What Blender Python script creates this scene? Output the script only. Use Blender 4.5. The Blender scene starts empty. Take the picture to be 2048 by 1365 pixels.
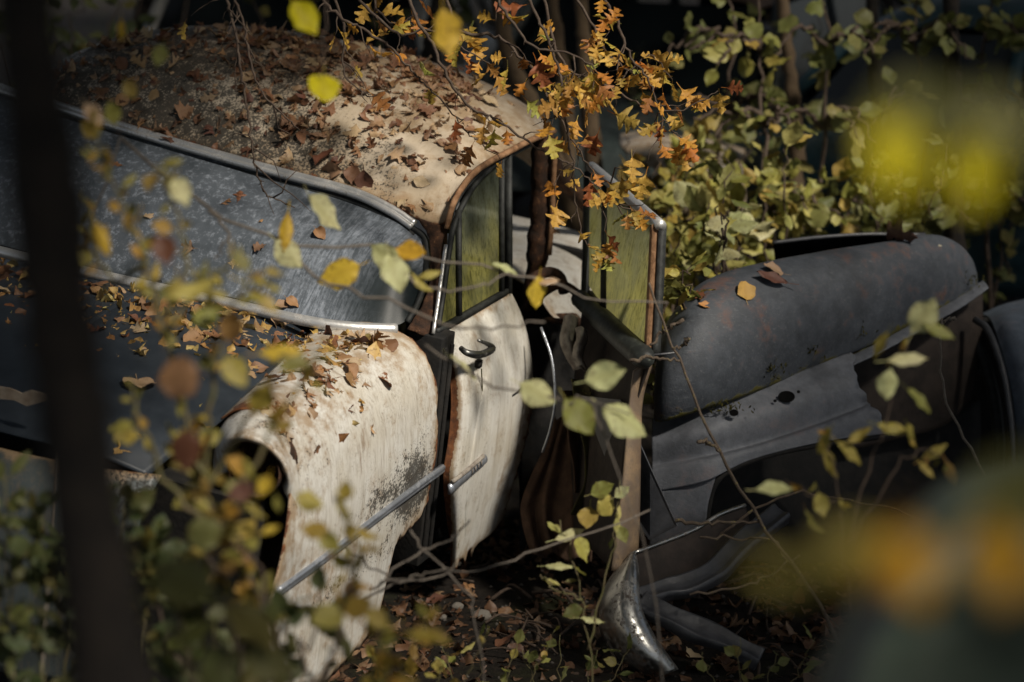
import bpy, bmesh, math, random
import numpy as np
from math import radians, sin, cos, pi, sqrt, atan2, asin
from mathutils import Vector, Matrix, noise as mnoise
from mathutils.bvhtree import BVHTree
rng = np.random.default_rng(7); random.seed(7)
SC = bpy.context.scene; COL = SC.collection
# ------------------------------------------------------------------ camera
PIT, CAMH, FPX = radians(15), 2.7, 4836.0
CC = np.array([0, 0, CAMH]); RT = np.array([1., 0, 0])
FW = np.array([0, cos(PIT), -sin(PIT)]); UP = np.array([0, sin(PIT), cos(PIT)])
def Q(u, v, d):                                   # a photo point at a depth in metres -> world point
    return CC + d * (FW + RT * (u - 1024) / FPX - UP * (v - 682.5) / FPX)
cam = bpy.data.cameras.new('camera'); camo = bpy.data.objects.new('camera', cam); COL.objects.link(camo)
camo.location = CC; camo.rotation_euler = (radians(90) - PIT, 0, 0)
cam.sensor_width = 36; cam.lens = 36 * FPX / 2048; cam.clip_start = .05; cam.clip_end = 300
cam.dof.use_dof = True; cam.dof.focus_distance = 6.85; cam.dof.aperture_fstop = 1.9
SC.camera = camo
# ------------------------------------------------------------------ cream car frame: x forward, y to its left, z up
_a, _r, _t = radians(23), radians(7.5), radians(1)
F0 = np.array([-sin(_a), -cos(_a), 0]); L0 = np.array([cos(_a), -sin(_a), 0]); Z0 = np.array([0, 0, 1.])
CL = cos(_r) * L0 - sin(_r) * Z0; U1 = cos(_r) * Z0 + sin(_r) * L0
CF = cos(_t) * F0 - sin(_t) * U1; CU = cos(_t) * U1 + sin(_t) * F0
CO = Q(870, 670, 7.0) - (.70 * CL + .92 * CU)
CM = np.stack([CF, CL, CU])
CARM = Matrix([[CF[i], CL[i], CU[i], CO[i]] for i in range(3)] + [[0, 0, 0, 1]])
def car(x, y, z): return CO + x * CF + y * CL + z * CU
def tocar(P): return CM @ (np.asarray(P) - CO)
def K(u, v, **k):                                 # photo point lying on a plane of the car's own frame -> car coordinates
    (ax, val), = k.items(); n = CM['xyz'.index(ax)]
    dr = Q(u, v, 1) - CC
    return tocar(CC + dr * ((val - n @ (CC - CO)) / (n @ dr)))
# ------------------------------------------------------------------ objects
ROOTM = {}
def tag(o, label=None, cat=None, group=None, kind=None):
    for k, val in (('label', label), ('category', cat), ('group', group), ('kind', kind)):
        if val: o[k] = val
    return o
def thing(name, label, cat, M=None, loc=None, group=None):
    o = bpy.data.objects.new(name, None); COL.objects.link(o); o.empty_display_size = .1
    if M is None: M = Matrix.Translation(Vector(loc if loc is not None else (0, 0, 0)))
    o.matrix_world = M; ROOTM[o.name] = M.copy()
    return tag(o, label, cat, group)
def root_of(o):
    while o.parent: o = o.parent
    return o
def mk(name, V, F, mat, parent=None, space='w', smooth=True, attrs=None, solid=0, bevel=0, offset=-1, sub=0):
    """one mesh object; V in world ('w') or in the local frame of its thing ('l')"""
    V = np.asarray(V, float).reshape(-1, 3)
    if parent is not None:
        if space == 'w':
            Mi = np.array(ROOTM[root_of(parent).name].inverted())
            V = V @ Mi[:3, :3].T + Mi[:3, 3]
        off = None
    else:
        off = V.mean(0); off[2] = V[:, 2].min(); V = V - off
    me = bpy.data.meshes.new(name); me.from_pydata(V.tolist(), [], [tuple(int(i) for i in f) for f in F]); me.update()
    if smooth: me.polygons.foreach_set('use_smooth', [True] * len(me.polygons))
    for k, a in (attrs or {}).items():
        at = me.attributes.new(k, 'FLOAT', 'POINT'); at.data.foreach_set('value', np.asarray(a, float).ravel())
    o = bpy.data.objects.new(name, me); COL.objects.link(o)
    if mat: me.materials.append(mat)
    if parent is not None: o.parent = parent
    else:
        o.location = off; ROOTM[o.name] = Matrix.Translation(Vector(off))
    if sub:
        m = o.modifiers.new('s', 'SUBSURF'); m.levels = m.render_levels = sub
    if solid:
        m = o.modifiers.new('t', 'SOLIDIFY'); m.thickness = solid; m.offset = offset
    if bevel:
        m = o.modifiers.new('b', 'BEVEL'); m.width = bevel; m.segments = 2; m.limit_method = 'ANGLE'
    return o
# ------------------------------------------------------------------ geometry helpers
def cr(P, n):
    """Catmull-Rom resample of control points along axis 0 into n samples"""
    P = np.asarray(P, float); m = len(P)
    if m == 2: return np.stack([P[0] + (P[1] - P[0]) * t for t in np.linspace(0, 1, n)])
    E = np.concatenate([[2 * P[0] - P[1]], P, [2 * P[-1] - P[-2]]])
    out = []
    for t in np.linspace(0, m - 1, n):
        i = min(int(t), m - 2); f = t - i; a, b, c, d = E[i:i + 4]
        out.append(.5 * (2 * b + (c - a) * f + (2 * a - 5 * b + 4 * c - d) * f * f + (3 * b - a - 3 * c + d) * f ** 3))
    return np.array(out)
def patch(rows, nu, nv):
    """control rows (each a list of points) -> smooth grid verts (nu x nv)"""
    A = np.stack([cr(np.array(r), nv) for r in rows]); return cr(A, nu)
def gfaces(nu, nv, closed=False):
    F = []
    for i in range(nu - 1):
        for j in range(nv if closed else nv - 1):
            k = (j + 1) % nv
            F.append((i * nv + j, i * nv + k, (i + 1) * nv + k, (i + 1) * nv + j))
    return F
class MB:
    def __init__(s): s.V = []; s.F = []
    def add(s, V, F):
        b = len(s.V); s.V.extend(np.asarray(V, float).reshape(-1, 3).tolist()); s.F.extend([tuple(i + b for i in f) for f in F]); return s
    def tube(s, path, r, n=6, cap=True):
        P = np.asarray(path, float); m = len(P); r = np.broadcast_to(np.asarray(r, float), (m,))
        T = np.gradient(P, axis=0); T /= np.linalg.norm(T, axis=1)[:, None] + 1e-9
        a = np.array([0, 0, 1.]) if abs(T[0][2]) < .9 else np.array([1., 0, 0])
        N = np.cross(T[0], a); N /= np.linalg.norm(N); V = []
        for i in range(m):
            N = N - T[i] * (N @ T[i]); N /= np.linalg.norm(N) + 1e-9; B = np.cross(T[i], N)
            for k in range(n):
                t = 2 * pi * k / n; V.append(P[i] + r[i] * (cos(t) * N + sin(t) * B))
        F = gfaces(m, n, True)
        if cap: F += [tuple(range(n))[::-1], tuple((m - 1) * n + k for k in range(n))]
        return s.add(V, F)
    def sweep(s, path, prof, up, cap=True):
        """closed 2D profile (a across, b along up) swept along path; up: vector or list"""
        P = np.asarray(path, float); m = len(P); n = len(prof)
        T = np.gradient(P, axis=0); V = []
        for i in range(m):
            t = T[i] / (np.linalg.norm(T[i]) + 1e-9); u = np.asarray(up[i] if np.ndim(up) == 2 else up, float)
            u = u - t * (u @ t); u /= np.linalg.norm(u) + 1e-9; b = np.cross(t, u)
            for (p, q) in prof: V.append(P[i] + b * p + u * q)
        F = gfaces(m, n, True)
        if cap: F += [tuple(range(n))[::-1], tuple((m - 1) * n + k for k in range(n))]
        return s.add(V, F)
    def box(s, c, half, R=None):
        c = np.asarray(c, float); R = np.eye(3) if R is None else np.asarray(R, float)
        V = [c + R @ (np.array([x, y, z]) * half) for x in (-1, 1) for y in (-1, 1) for z in (-1, 1)]
        return s.add(V, [(0, 1, 3, 2), (4, 6, 7, 5), (0, 4, 5, 1), (2, 3, 7, 6), (0, 2, 6, 4), (1, 5, 7, 3)])
    def mk(s, name, mat, parent=None, **k): return mk(name, s.V, s.F, mat, parent, **k)
def disc_noise(P, s, seed=0.):
    return np.array([mnoise.noise(Vector((p[0] * s + seed, p[1] * s, p[2] * s))) for p in P])
# ------------------------------------------------------------------ materials
class NT:
    def __init__(s, name):
        s.m = bpy.data.materials.new(name); s.m.use_nodes = True; s.t = s.m.node_tree; s.t.nodes.clear()
        s.out = s.t.nodes.new('ShaderNodeOutputMaterial')
    def n(s, typ, **k):
        nd = s.t.nodes.new('ShaderNode' + typ)
        for a, b in k.items():
            if a in nd.inputs: s.set(nd.inputs[a], b)
            else: setattr(nd, a, b)
        return nd
    def set(s, inp, b):
        if isinstance(b, bpy.types.NodeSocket): s.t.links.new(b, inp)
        elif isinstance(b, (tuple, list)) and len(b) == 3 and inp.type == 'RGBA': inp.default_value = (*b, 1)
        else: inp.default_value = b
    def obj(s): return s.n('TexCoord').outputs['Object']
    def mapv(s, v, sc=(1, 1, 1), loc=(0, 0, 0), rot=(0, 0, 0)):
        m = s.n('Mapping'); s.set(m.inputs['Vector'], v); m.inputs['Scale'].default_value = sc; m.inputs['Location'].default_value = loc
        m.inputs['Rotation'].default_value = rot; return m.outputs[0]
    def noise(s, v, scale, detail=5, rough=.6, dist=0):
        return s.n('TexNoise', Vector=v, Scale=scale, Detail=detail, Roughness=rough, Distortion=dist).outputs[0]
    def ramp(s, f, pts, interp='LINEAR'):
        r = s.n('ValToRGB'); s.set(r.inputs[0], f); e = r.color_ramp.elements; r.color_ramp.interpolation = interp
        while len(e) < len(pts): e.new(.5)
        for el, (p, c) in zip(e, pts): el.position = p; el.color = (*c, 1) if isinstance(c, (tuple, list)) else (c, c, c, 1)
        return r.outputs[0]
    def step(s, f, a, b):
        m = s.n('MapRange'); s.set(m.inputs[0], f); m.inputs[1].default_value = a; m.inputs[2].default_value = b; m.interpolation_type = 'SMOOTHSTEP'; return m.outputs[0]
    def mix(s, f, a, b, mode='MIX'):
        m = s.n('Mix', data_type='RGBA', blend_type=mode); s.set(m.inputs[0], f); s.set(m.inputs[6], a); s.set(m.inputs[7], b); return m.outputs[2]
    def math(s, op, a, b=0., c=0.):
        m = s.n('Math', operation=op); s.set(m.inputs[0], a); s.set(m.inputs[1], b); s.set(m.inputs[2], c); m.use_clamp = False; return m.outputs[0]
    def attr(s, name): return s.n('Attribute', attribute_name=name).outputs['Fac']
    def sep(s, v):
        x = s.n('SeparateXYZ'); s.set(x.inputs[0], v); return x.outputs
    def bump(s, h, st=.3, d=.01): return s.n('Bump', Height=h, Strength=st, Distance=d).outputs[0]
    def pbr(s, col, rough=.6, metal=0., normal=None, spec=.5, **k):
        p = s.n('BsdfPrincipled'); s.set(p.inputs['Base Color'], col); s.set(p.inputs['Roughness'], rough); s.set(p.inputs['Metallic'], metal)
        s.set(p.inputs['Specular IOR Level'], spec)
        if normal is not None: s.set(p.inputs['Normal'], normal)
        return p.outputs[0]
    def mixs(s, f, a, b):
        m = s.n('MixShader'); s.set(m.inputs[0], f); s.t.links.new(a, m.inputs[1]); s.t.links.new(b, m.inputs[2]); return m.outputs[0]
    def end(s, sh): s.t.links.new(sh, s.out.inputs[0]); return s.m
def clampm(t, f): return t.n('Clamp', Value=f).outputs[0]

def mat_paint(name, base, roof=False, streak=1., mouldcol=(.022, .021, .018)):
    """old sun-bleached paint: vertical grime streaks, black mould specks, rust following the 'wear' attribute"""
    t = NT(name); o = t.obj(); X, Y, Z = t.sep(o)
    big = t.noise(o, 5, 5); fine = t.noise(o, 130, 4, .7); med = t.noise(o, 26, 5, .65)
    col = t.mix(t.step(big, .35, .7), base, tuple(c * f for c, f in zip(base, (.86, .82, .75))))
    stk = t.noise(t.mapv(o, (34, 34, 2.4)), 1, 6, .75, .25) if not roof else t.noise(t.mapv(o, (9, 40, 9), rot=(0, 0, .3)), 1.6, 5, .7)
    col = t.mix(t.math('MULTIPLY', t.step(stk, .46, .74), .40 * streak), col, (.20, .15, .09))
    run = t.noise(t.mapv(o, (100, 100, 5)), 1, 5, .75, .5)
    if not roof: col = t.mix(t.math('MULTIPLY', t.step(run, .48, .68), .42 * streak), col, (.16, .12, .075))
    wear = t.attr('wear')
    if not roof:
        rn2 = t.noise(t.mapv(o, (24, 24, 1.5)), 1, 4, .65, .3)
        col = t.mix(t.math('MULTIPLY', t.step(rn2, .56, .70), .55 * streak), col, (.17, .105, .06))
    mould = t.attr('mould')
    # tan/brown staining next to the wear
    blo = t.noise(o, 11, 5, .7, .6)
    tan = t.math('ADD', t.math('MULTIPLY', wear, 1.15), t.math('ADD', t.math('MULTIPLY', t.math('SUBTRACT', med, .5), 1.2), t.math('MULTIPLY', t.math('SUBTRACT', blo, .5), 1.1)))
    col = t.mix(t.math('MULTIPLY', t.step(tan, .10, .62), .85), col, (.27, .185, .105))
    spk = t.noise(t.mapv(o, (1, 1, .6)), 210, 3, .8)
    col = t.mix(t.math('MULTIPLY', t.math('MULTIPLY', t.step(spk, .56, .66), t.step(blo, .42, .62)), .7), col, (.09, .065, .04))
    mo = t.math('ADD', mould, t.math('MULTIPLY', t.math('SUBTRACT', fine, .5), 2.3 if not roof else 2.6))
    mo = t.math('ADD', mo, t.math('MULTIPLY', t.math('SUBTRACT', med, .5), 1.6))
    mof = t.step(mo, .38, .72)
    col = t.mix(t.math('MULTIPLY', mof, .9), col, mouldcol)
    ru = t.math('ADD', wear, t.math('MULTIPLY', t.math('SUBTRACT', med, .5), 1.5))
    ruf = t.step(ru, .62, .78)
    rcol = t.ramp(t.noise(o, 45, 6, .7), [(.25, (.025, .012, .007)), (.5, (.12, .042, .014)), (.75, (.26, .10, .03))])
    col = t.mix(ruf, col, rcol)
    sp = t.noise(t.mapv(o, (55, 55, 22)), 1, 3, .8)
    col = t.mix(t.math('MULTIPLY', t.step(sp, .68, .74), .6), col, (.10, .06, .03))
    rough = t.math('ADD', .42, t.math('MULTIPLY', t.math('MAXIMUM', ruf, mof), .4))
    h = t.math('ADD', t.math('MULTIPLY', ruf, -.6), t.math('ADD', t.math('MULTIPLY', fine, .25), t.math('MULTIPLY', stk, .2)))
    return t.end(t.pbr(col, rough, 0, t.bump(h, .35, .004), .4))
def mat_metal(name, col, rough=.3, pit=.5, dirt=(.09, .07, .05), metal=1., sc=1.):
    t = NT(name); o = t.obj(); a = t.noise(o, 70 * sc, 5, .7); b = t.noise(o, 14 * sc, 5, .7)
    f = t.math('MULTIPLY', t.step(t.math('ADD', a, t.math('MULTIPLY', b, .8)), .88, 1.15), pit * 1.2)
    f = clampm(t, f)
    c = t.mix(f, col, dirt)
    return t.end(t.pbr(c, t.math('ADD', rough, t.math('MULTIPLY', f, .5)), t.math('MULTIPLY', t.math('SUBTRACT', 1., f), metal), t.bump(a, .25, .002)))
def mat_dull(name, c1, c2, rough=.75, sc=20, bump=.4, c3=None, spec=.3):
    t = NT(name); o = t.obj(); a = t.noise(o, sc, 6, .68); b = t.noise(o, sc * 5, 4, .7)
    c = t.mix(t.step(a, .35, .68), c1, c2)
    if c3: c = t.mix(t.step(t.math('ADD', t.math('MULTIPLY', a, .5), t.math('MULTIPLY', b, .5)), .56, .64), c, c3)
    return t.end(t.pbr(c, rough, 0, t.bump(t.math('ADD', a, t.math('MULTIPLY', b, .5)), bump, .006), spec))
def mat_leaf(name, cols, trans=.35, spot=.5, single=False, rough=.55, spotcol=(.09, .035, .012)):
    t = NT(name); o = t.obj(); g = t.n('NewGeometry')
    rnd = t.n('ObjectInfo').outputs['Random'] if single else g.outputs['Random Per Island']
    c = t.ramp(rnd, [(i / (len(cols) - 1 + 1e-9), k) for i, k in enumerate(cols)])
    a = t.noise(o, 90 if not single else 55, 4, .65)
    lw = t.attr('lw')
    sp = t.step(t.math('ADD', a, t.math('MULTIPLY', lw, .16)), .60, .70)
    c = t.mix(t.math('MULTIPLY', sp, spot), c, spotcol)
    vein = t.attr('vein')
    c = t.mix(t.math('MULTIPLY', vein, .35), c, (.5, .42, .2), 'MULTIPLY')
    p = t.pbr(c, rough, 0, t.bump(a, .3, .003), .35)
    if trans > 0:
        tr = t.n('BsdfTranslucent'); t.set(tr.inputs[0], c); p = t.mixs(trans, p, tr.outputs[0])
    return t.end(p)

SUN = np.array([.50, -.47, .73]); SUN /= np.linalg.norm(SUN)      # direction towards the sun
# ================================================================== materials
M = {}
M['cream'] = mat_paint('cream_paint', (.56, .55, .515))
M['roofp'] = mat_paint('roof_paint', (.44, .375, .29), roof=True)
M['doorp'] = mat_paint('door_paint', (.60, .59, .55), streak=.7, mouldcol=(.10, .085, .025))
M['chrome'] = mat_metal('pitted_chrome', (.60, .60, .59), .36, .6, (.14, .12, .10), metal=.7)
M['chrome_blue'] = mat_metal('dull_chrome', (.40, .43, .48), .30, .55, (.09, .08, .07), metal=.75)
M['rubber'] = mat_dull('rubber', (.012, .013, .013), (.03, .032, .03), .6, 40, .3)
M['rust_dark'] = mat_dull('rust_dark', (.022, .013, .009), (.075, .034, .017), .9, 28, .9, (.20, .10, .045))
M['rust_tan'] = mat_dull('rust_tan', (.30, .17, .09), (.15, .075, .035), .8, 22, .6, (.05, .025, .015))
M['black'] = mat_dull('near_black', (.008, .008, .008), (.018, .016, .014), .8, 18, .5)  # near-black for cabin shell, housings and small fittings
M['handle'] = mat_metal('handle_metal', (.20, .20, .19), .38, .7, (.06, .05, .04))
M['hood'] = mat_dull('hood_blue_black', (.022, .028, .036), (.034, .042, .052), .42, 9, .08, spec=.3)
M['fabric'] = mat_dull('brown_cloth', (.055, .032, .02), (.10, .058, .036), .9, 16, .4)
M['lining'] = mat_dull('pale_lining', (.30, .27, .23), (.12, .10, .085), .8, 25, .4)
def mat_windscreen():
    t = NT('dusty_windscreen'); o = t.obj(); X, Y, Z = t.sep(o)
    sl = t.noise(t.mapv(o, (6, 42, 6)), 1.2, 6, .8, 1.6)
    sp = t.noise(o, 48, 6, .8, .25); big = t.noise(o, 5, 3)
    right = t.step(Y, -.1, .45)
    d = t.mix(right, t.step(sp, .50, .66), t.step(t.math('ADD', sl, t.math('MULTIPLY', sp, .35)), .58, .82))
    d = t.math('MULTIPLY', t.math('ADD', .36, t.math('MULTIPLY', d, .64)), t.math('ADD', .35, t.math('MULTIPLY', t.step(big, .25, .6), .65)))
    # clear swept corner low by the pillar
    cl = t.n('VectorMath', operation='DISTANCE'); t.set(cl.inputs[0], o); cl.inputs[1].default_value = (.02, .60, 1.0)
    d = t.math('MULTIPLY', d, t.step(cl.outputs['Value'], .06, .24))
    dust = t.n('BsdfDiffuse'); t.set(dust.inputs[0], t.mix(sp, (.17, .20, .245), (.36, .39, .44)))
    gl = t.pbr((.012, .018, .02), .38, 0, t.bump(sl, .1, .002), .16)
    tr = t.n('BsdfTransparent'); tr.inputs[0].default_value = (.45, .52, .5, 1)
    g = t.mixs(.25, gl, tr.outputs[0])
    return t.end(t.mixs(clampm(t, t.math('MULTIPLY', d, .78)), g, dust.outputs[0]))
M['windscreen'] = mat_windscreen()
def mat_algae(name, zt, zb):
    t = NT(name); o = t.obj(); X, Y, Z = t.sep(o)
    st = t.noise(t.mapv(o, (60, 60, 9)), 1, 6, .8, .4); b = t.noise(o, 9, 4); fi = t.noise(t.mapv(o, (110, 110, 32)), 1, 5, .8)
    g = t.step(t.math('ADD', Z, t.math('MULTIPLY', t.math('SUBTRACT', b, .5), .25)), zt, zb)
    c = t.mix(g, (.34, .38, .28), (.62, .58, .17))
    c = t.mix(t.math('MULTIPLY', t.step(t.math('ADD', t.math('MULTIPLY', st, .4), t.math('MULTIPLY', fi, .6)), .48, .58), .78), c, (.10, .105, .03))
    c = t.mix(t.math('MULTIPLY', t.step(b, .4, .65), .5), c, (.17, .19, .13))
    df = t.n('BsdfDiffuse'); t.set(df.inputs[0], c)
    tl = t.n('BsdfTranslucent'); t.set(tl.inputs[0], c)
    t.set(tl.inputs[0], t.mix(.22, c, (.9, .84, .36)))
    a = t.mixs(.72, df.outputs[0], tl.outputs[0])
    gl = t.pbr((.02, .025, .02), .06, 0, None, .7); tr = t.n('BsdfTransparent'); tr.inputs[0].default_value = (.8, .86, .74, 1)
    cl = t.mixs(.55, gl, tr.outputs[0])
    cov = t.math('ADD', .50, t.math('MULTIPLY', g, .42))
    return t.end(t.mixs(clampm(t, t.math('ADD', cov, t.math('MULTIPLY', t.math('SUBTRACT', b, .5), 1.2))), cl, a))
M['algae'] = mat_algae('algae_glass', 1.25, 1.02)
M['algae_door'] = mat_algae('algae_glass_door', 1.3, .98)
def mat_greyfender(name, base, rust=.5, moss=.0):
    t = NT(name); o = t.obj(); a = t.noise(o, 6, 5, .65); b = t.noise(o, 24, 6, .7); f = t.noise(o, 150, 3, .8)
    c = t.mix(t.step(b, .35, .7), base, tuple(k * 1.5 for k in base))
    rr_ = t.math('MULTIPLY', t.step(t.math('ADD', a, t.math('MULTIPLY', b, .25)), .66, .84), t.step(t.math('ADD', t.math('MULTIPLY', f, .6), b), .62, .92))
    c = t.mix(t.math('MULTIPLY', rr_, rust), c, (.15, .062, .034))
    c = t.mix(t.math('MULTIPLY', t.step(f, .60, .72), .75), c, (.15, .155, .135))
    scr = t.noise(t.mapv(o, (16, 90, 90), rot=(.3, .2, .4)), 1, 5, .8, .5); c = t.mix(t.math('MULTIPLY', t.step(scr, .55, .68), .7), c, (.12, .128, .138))
    c = t.mix(t.math('MULTIPLY', t.step(t.noise(o, 3.2, 5, .7), .48, .66), .55), c, tuple(k * .45 for k in base))
    ms = t.math('ADD', t.attr('mould'), t.math('MULTIPLY', t.math('SUBTRACT', b, .5), 2.0))
    msf = t.step(ms, .6, .85)
    c = t.mix(msf, c, t.mix(f, (.03, .03, .008), (.14, .12, .02)))
    h = t.math('ADD', t.math('MULTIPLY', f, .5), t.math('ADD', b, msf))
    return t.end(t.pbr(c, t.math('ADD', t.math('MULTIPLY', a, .25), .46), 0, t.bump(h, .5, .005), .4))
M['greyf'] = mat_greyfender('grey_fender', (.046, .052, .062), .55)
M['skirt'] = mat_greyfender('grey_skirt', (.09, .096, .110), .25)
M['void'] = mat_dull('opening_shade', (.003, .003, .003), (.006, .006, .006), .95, 18, .2, spec=.1)  # near-black standing in for the shade inside openings
M['brownplate'] = mat_dull('brown_plate', (.016, .012, .010), (.034, .025, .02), .8, 14, .5)
M['bumperc'] = mat_metal('rusty_chrome', (.42, .42, .40), .3, .9, (.06, .045, .035))
M['steel'] = mat_dull('dark_steel', (.022, .023, .027), (.05, .052, .058), .45, 14, .4, spec=.6)
M['bark_dark'] = mat_dull('bark_dark', (.007, .0055, .0045), (.02, .015, .011), .9, 26, 1.)
M['bark_tan'] = mat_dull('bark_tan', (.09, .062, .035), (.055, .036, .02), .9, 18, .7)
M['twig'] = mat_dull('twig', (.045, .03, .022), (.085, .062, .045), .8, 60, .4)
M['twig_grey'] = mat_dull('twig_grey', (.11, .092, .075), (.17, .145, .12), .8, 60, .4)
M['lichen'] = mat_dull('lichen_twig', (.085, .062, .045), (.13, .10, .075), .85, 45, .8, (.30, .25, .045))
M['stem_green'] = mat_dull('green_stem', (.09, .085, .03), (.12, .09, .05), .7, 40, .2)
M['moss'] = mat_dull('moss', (.03, .03, .006), (.10, .085, .012), .95, 80, 1.)
M['lf_orange'] = mat_leaf('leaf_orange', [(.56, .22, .03), (.66, .34, .05), (.50, .17, .03), (.68, .44, .09), (.26, .07, .03), (.46, .38, .07), (.60, .28, .04), (.38, .40, .09), (.62, .50, .16)], .42, .5)
M['lf_yellow'] = mat_leaf('leaf_yellow', [(.46, .33, .05), (.28, .24, .05), (.50, .28, .05), (.16, .16, .035), (.44, .38, .09), (.22, .12, .04), (.36, .32, .06), (.12, .12, .035)], .42, .45)
M['lf_green'] = mat_leaf('leaf_yellowgreen', [(.30, .31, .07), (.48, .42, .10), (.15, .18, .04), (.54, .48, .17), (.20, .22, .05), (.46, .32, .08), (.11, .12, .035), (.38, .38, .12)], .40, .35)
M['lf_pale'] = mat_leaf('leaf_pale', [(.50, .50, .26), (.44, .47, .22), (.58, .54, .30), (.40, .44, .18)], .35, .4)
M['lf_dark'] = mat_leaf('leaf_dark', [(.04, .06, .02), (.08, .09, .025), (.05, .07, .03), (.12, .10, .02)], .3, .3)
M['lf_brown'] = mat_leaf('leaf_brown', [(.13, .055, .03), (.26, .14, .07), (.08, .034, .022), (.40, .28, .16), (.17, .07, .035), (.46, .34, .21), (.28, .15, .07), (.10, .042, .03), (.20, .11, .06)], .12, .5)
M['lf_brown_shaded'] = mat_leaf('leaf_brown_shaded', [(.06, .03, .018), (.12, .065, .035), (.04, .018, .012), (.20, .13, .075), (.08, .036, .02), (.16, .09, .045)], .06, .5)  # brown leaf colours darkened to put ground shade into the litter
M['lf_red'] = mat_leaf('leaf_red', [(.09, .03, .018), (.12, .045, .022), (.07, .025, .015)], .15, .4)
M['lf_gold'] = mat_leaf('leaf_gold', [(.60, .33, .03), (.62, .46, .05)], .4, .55)
M['lf_amber'] = mat_leaf('leaf_amber', [(.86, .50, .015), (.80, .42, .012)], .5, .15)
M['lf_lemon'] = mat_leaf('leaf_lemon', [(.82, .70, .01), (.74, .64, .015)], .5, .1)
M['lf_olive'] = mat_leaf('leaf_olive', [(.13, .15, .04), (.17, .18, .055), (.10, .12, .04), (.22, .19, .06), (.15, .17, .07)], .35, .3)
M['lf_mix'] = mat_leaf('leaf_mixed', [(.16, .06, .028), (.48, .33, .10), (.24, .09, .04), (.55, .38, .12), (.40, .26, .15), (.14, .05, .03), (.50, .42, .16), (.34, .17, .06)], .12, .45)
M['lf_fallen'] = mat_leaf('leaf_fallen', [(.13, .052, .03), (.30, .16, .075), (.085, .035, .024), (.42, .29, .17), (.17, .07, .035), (.22, .10, .05), (.34, .20, .09), (.10, .042, .03), (.48, .37, .23), (.30, .19, .08), (.14, .045, .025), (.25, .15, .09)], .08, .45, single=True)
# ================================================================== cream car
CARO = thing('cream_car', 'rusting cream vintage saloon with leaf littered roof and doors hanging open', 'car', M=CARM)
def carmesh(name, V, F, mat, parent=None, **k): return mk(name, V, F, mat, parent or CARO, 'l', **k)
# --- windscreen
Tpx = [(-90, 150), (0, 181), (130, 222), (330, 285), (560, 350), (700, 388), (780, 424), (828, 456)]
def topx(u): return -.2 - .08 * min(max((560 - u) / 600, 0), 1)
Tc = np.array([K(u, v, x=topx(u)) for u, v in Tpx])
Bpx = [(-90, 468), (0, 490), (200, 540), (440, 590), (600, 629), (740, 648), (795, 650)]
Bc = np.array([K(u, v, z=.95) for u, v in Bpx])
NRM = np.array([.55, 0, .83])
Tg = [K(u, v + 6, x=topx(u)) for u, v in [(-90, 150), (60, 201), (250, 261), (480, 328), (640, 372), (780, 424), (830, 459)]]
rows = []
for i in range(3):
    f = i / 2
    r = [(1 - f) * b + f * t + NRM * (.045 * (f * (1 - f)) * 4) for b, t in zip(Bc, Tg)]
    r.append([K(820, 634, x=.035), K(846, 566, x=-.07), K(849, 492, x=-.185)][i])
    rows.append(r)
gl = patch(rows, 22, 60)
ws = carmesh('windscreen', gl.reshape(-1, 3), gfaces(22, 60), M['windscreen'])
# trim
tp = cr(Tc, 60)
prof = [(-.020, -.006), (-.020, .006), (-.013, .012), (-.004, .007), (.001, .004), (.006, .010), (.014, .013), (.020, .004), (.020, -.006)]
MB().sweep(tp + NRM * .010, [(a_ * .85, b_ * .8) for a_, b_ in prof], NRM).mk('chrome_trim', M['chrome'], ws, space='l')
bt = cr(np.array([K(u, v, z=.952) for u, v in [(-90, 482), (0, 503), (200, 551), (440, 603), (600, 640), (700, 655), (797, 659)]]), 60)
prof = [(.0165 * cos(t), .015 * sin(t)) for t in np.linspace(-.3, pi + .3, 10)]
MB().sweep(bt + np.array([.012, 0, .004]), prof, np.array([.75, 0, .65])).mk('chrome_trim', M['chrome'], ws, space='l')
seal = [K(u, v, x=x) for u, v, x in [(815, 452, -.2), (846, 472, -.2), (854, 505, -.165), (850, 560, -.075), (834, 610, 0.0), (814, 645, .05)]]
MB().tube(cr(seal, 30), .010, 8).tube(cr(np.array([K(u, v + 15, x=topx(u) + .012) for u, v in Tpx]), 40), .007, 6).mk('seal', M['rubber'], ws, space='l')
# --- roof
YL, YR = -.88, .60
def roof_pt(q, x):
    """q -1..1 across, x along"""
    xs = [-.22, -.30, -.45, -.65, -.9, -1.1, -1.3, -1.45, -1.58]
    zr = np.interp(x, xs[::-1], [1.17, 1.275, 1.312, 1.326, 1.320, 1.29, 1.20, 1.10, .97][::-1])
    zc = np.interp(x, xs[::-1], [1.25, 1.315, 1.40, 1.455, 1.475, 1.455, 1.39, 1.29, 1.12][::-1])
    yr = np.interp(x, xs[::-1], [.60, .60, .60, .60, .60, .57, .50, .44, .40][::-1])
    yl = np.interp(x, xs[::-1], [-.86, -.92, -.97, -1.0, -1.0, -.96, -.88, -.8, -.7][::-1])
    e = max(0, 1 - abs(q) ** 2.4) ** .62
    yc = (yr + yl) / 2; hw = (yr - yl) / 2
    zl = zr - .02
    zz = zl + (zr - zl) * (q + 1) / 2
    return np.array([x, yc + hw * (q if abs(q) < .999 else q), zz + (zc - zz) * e])
qs = np.sin(np.linspace(-pi / 2, pi / 2, 25))
front = cr(np.array([K(u, v, x=topx(u) - .012) for u, v in [(-90, 138), (0, 168), (130, 208), (330, 271), (560, 336), (700, 375), (782, 410), (838, 440), (891, 458)]]), 25)
front[-1] = K(891, 458, y=.602)
rr = [front]
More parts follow.
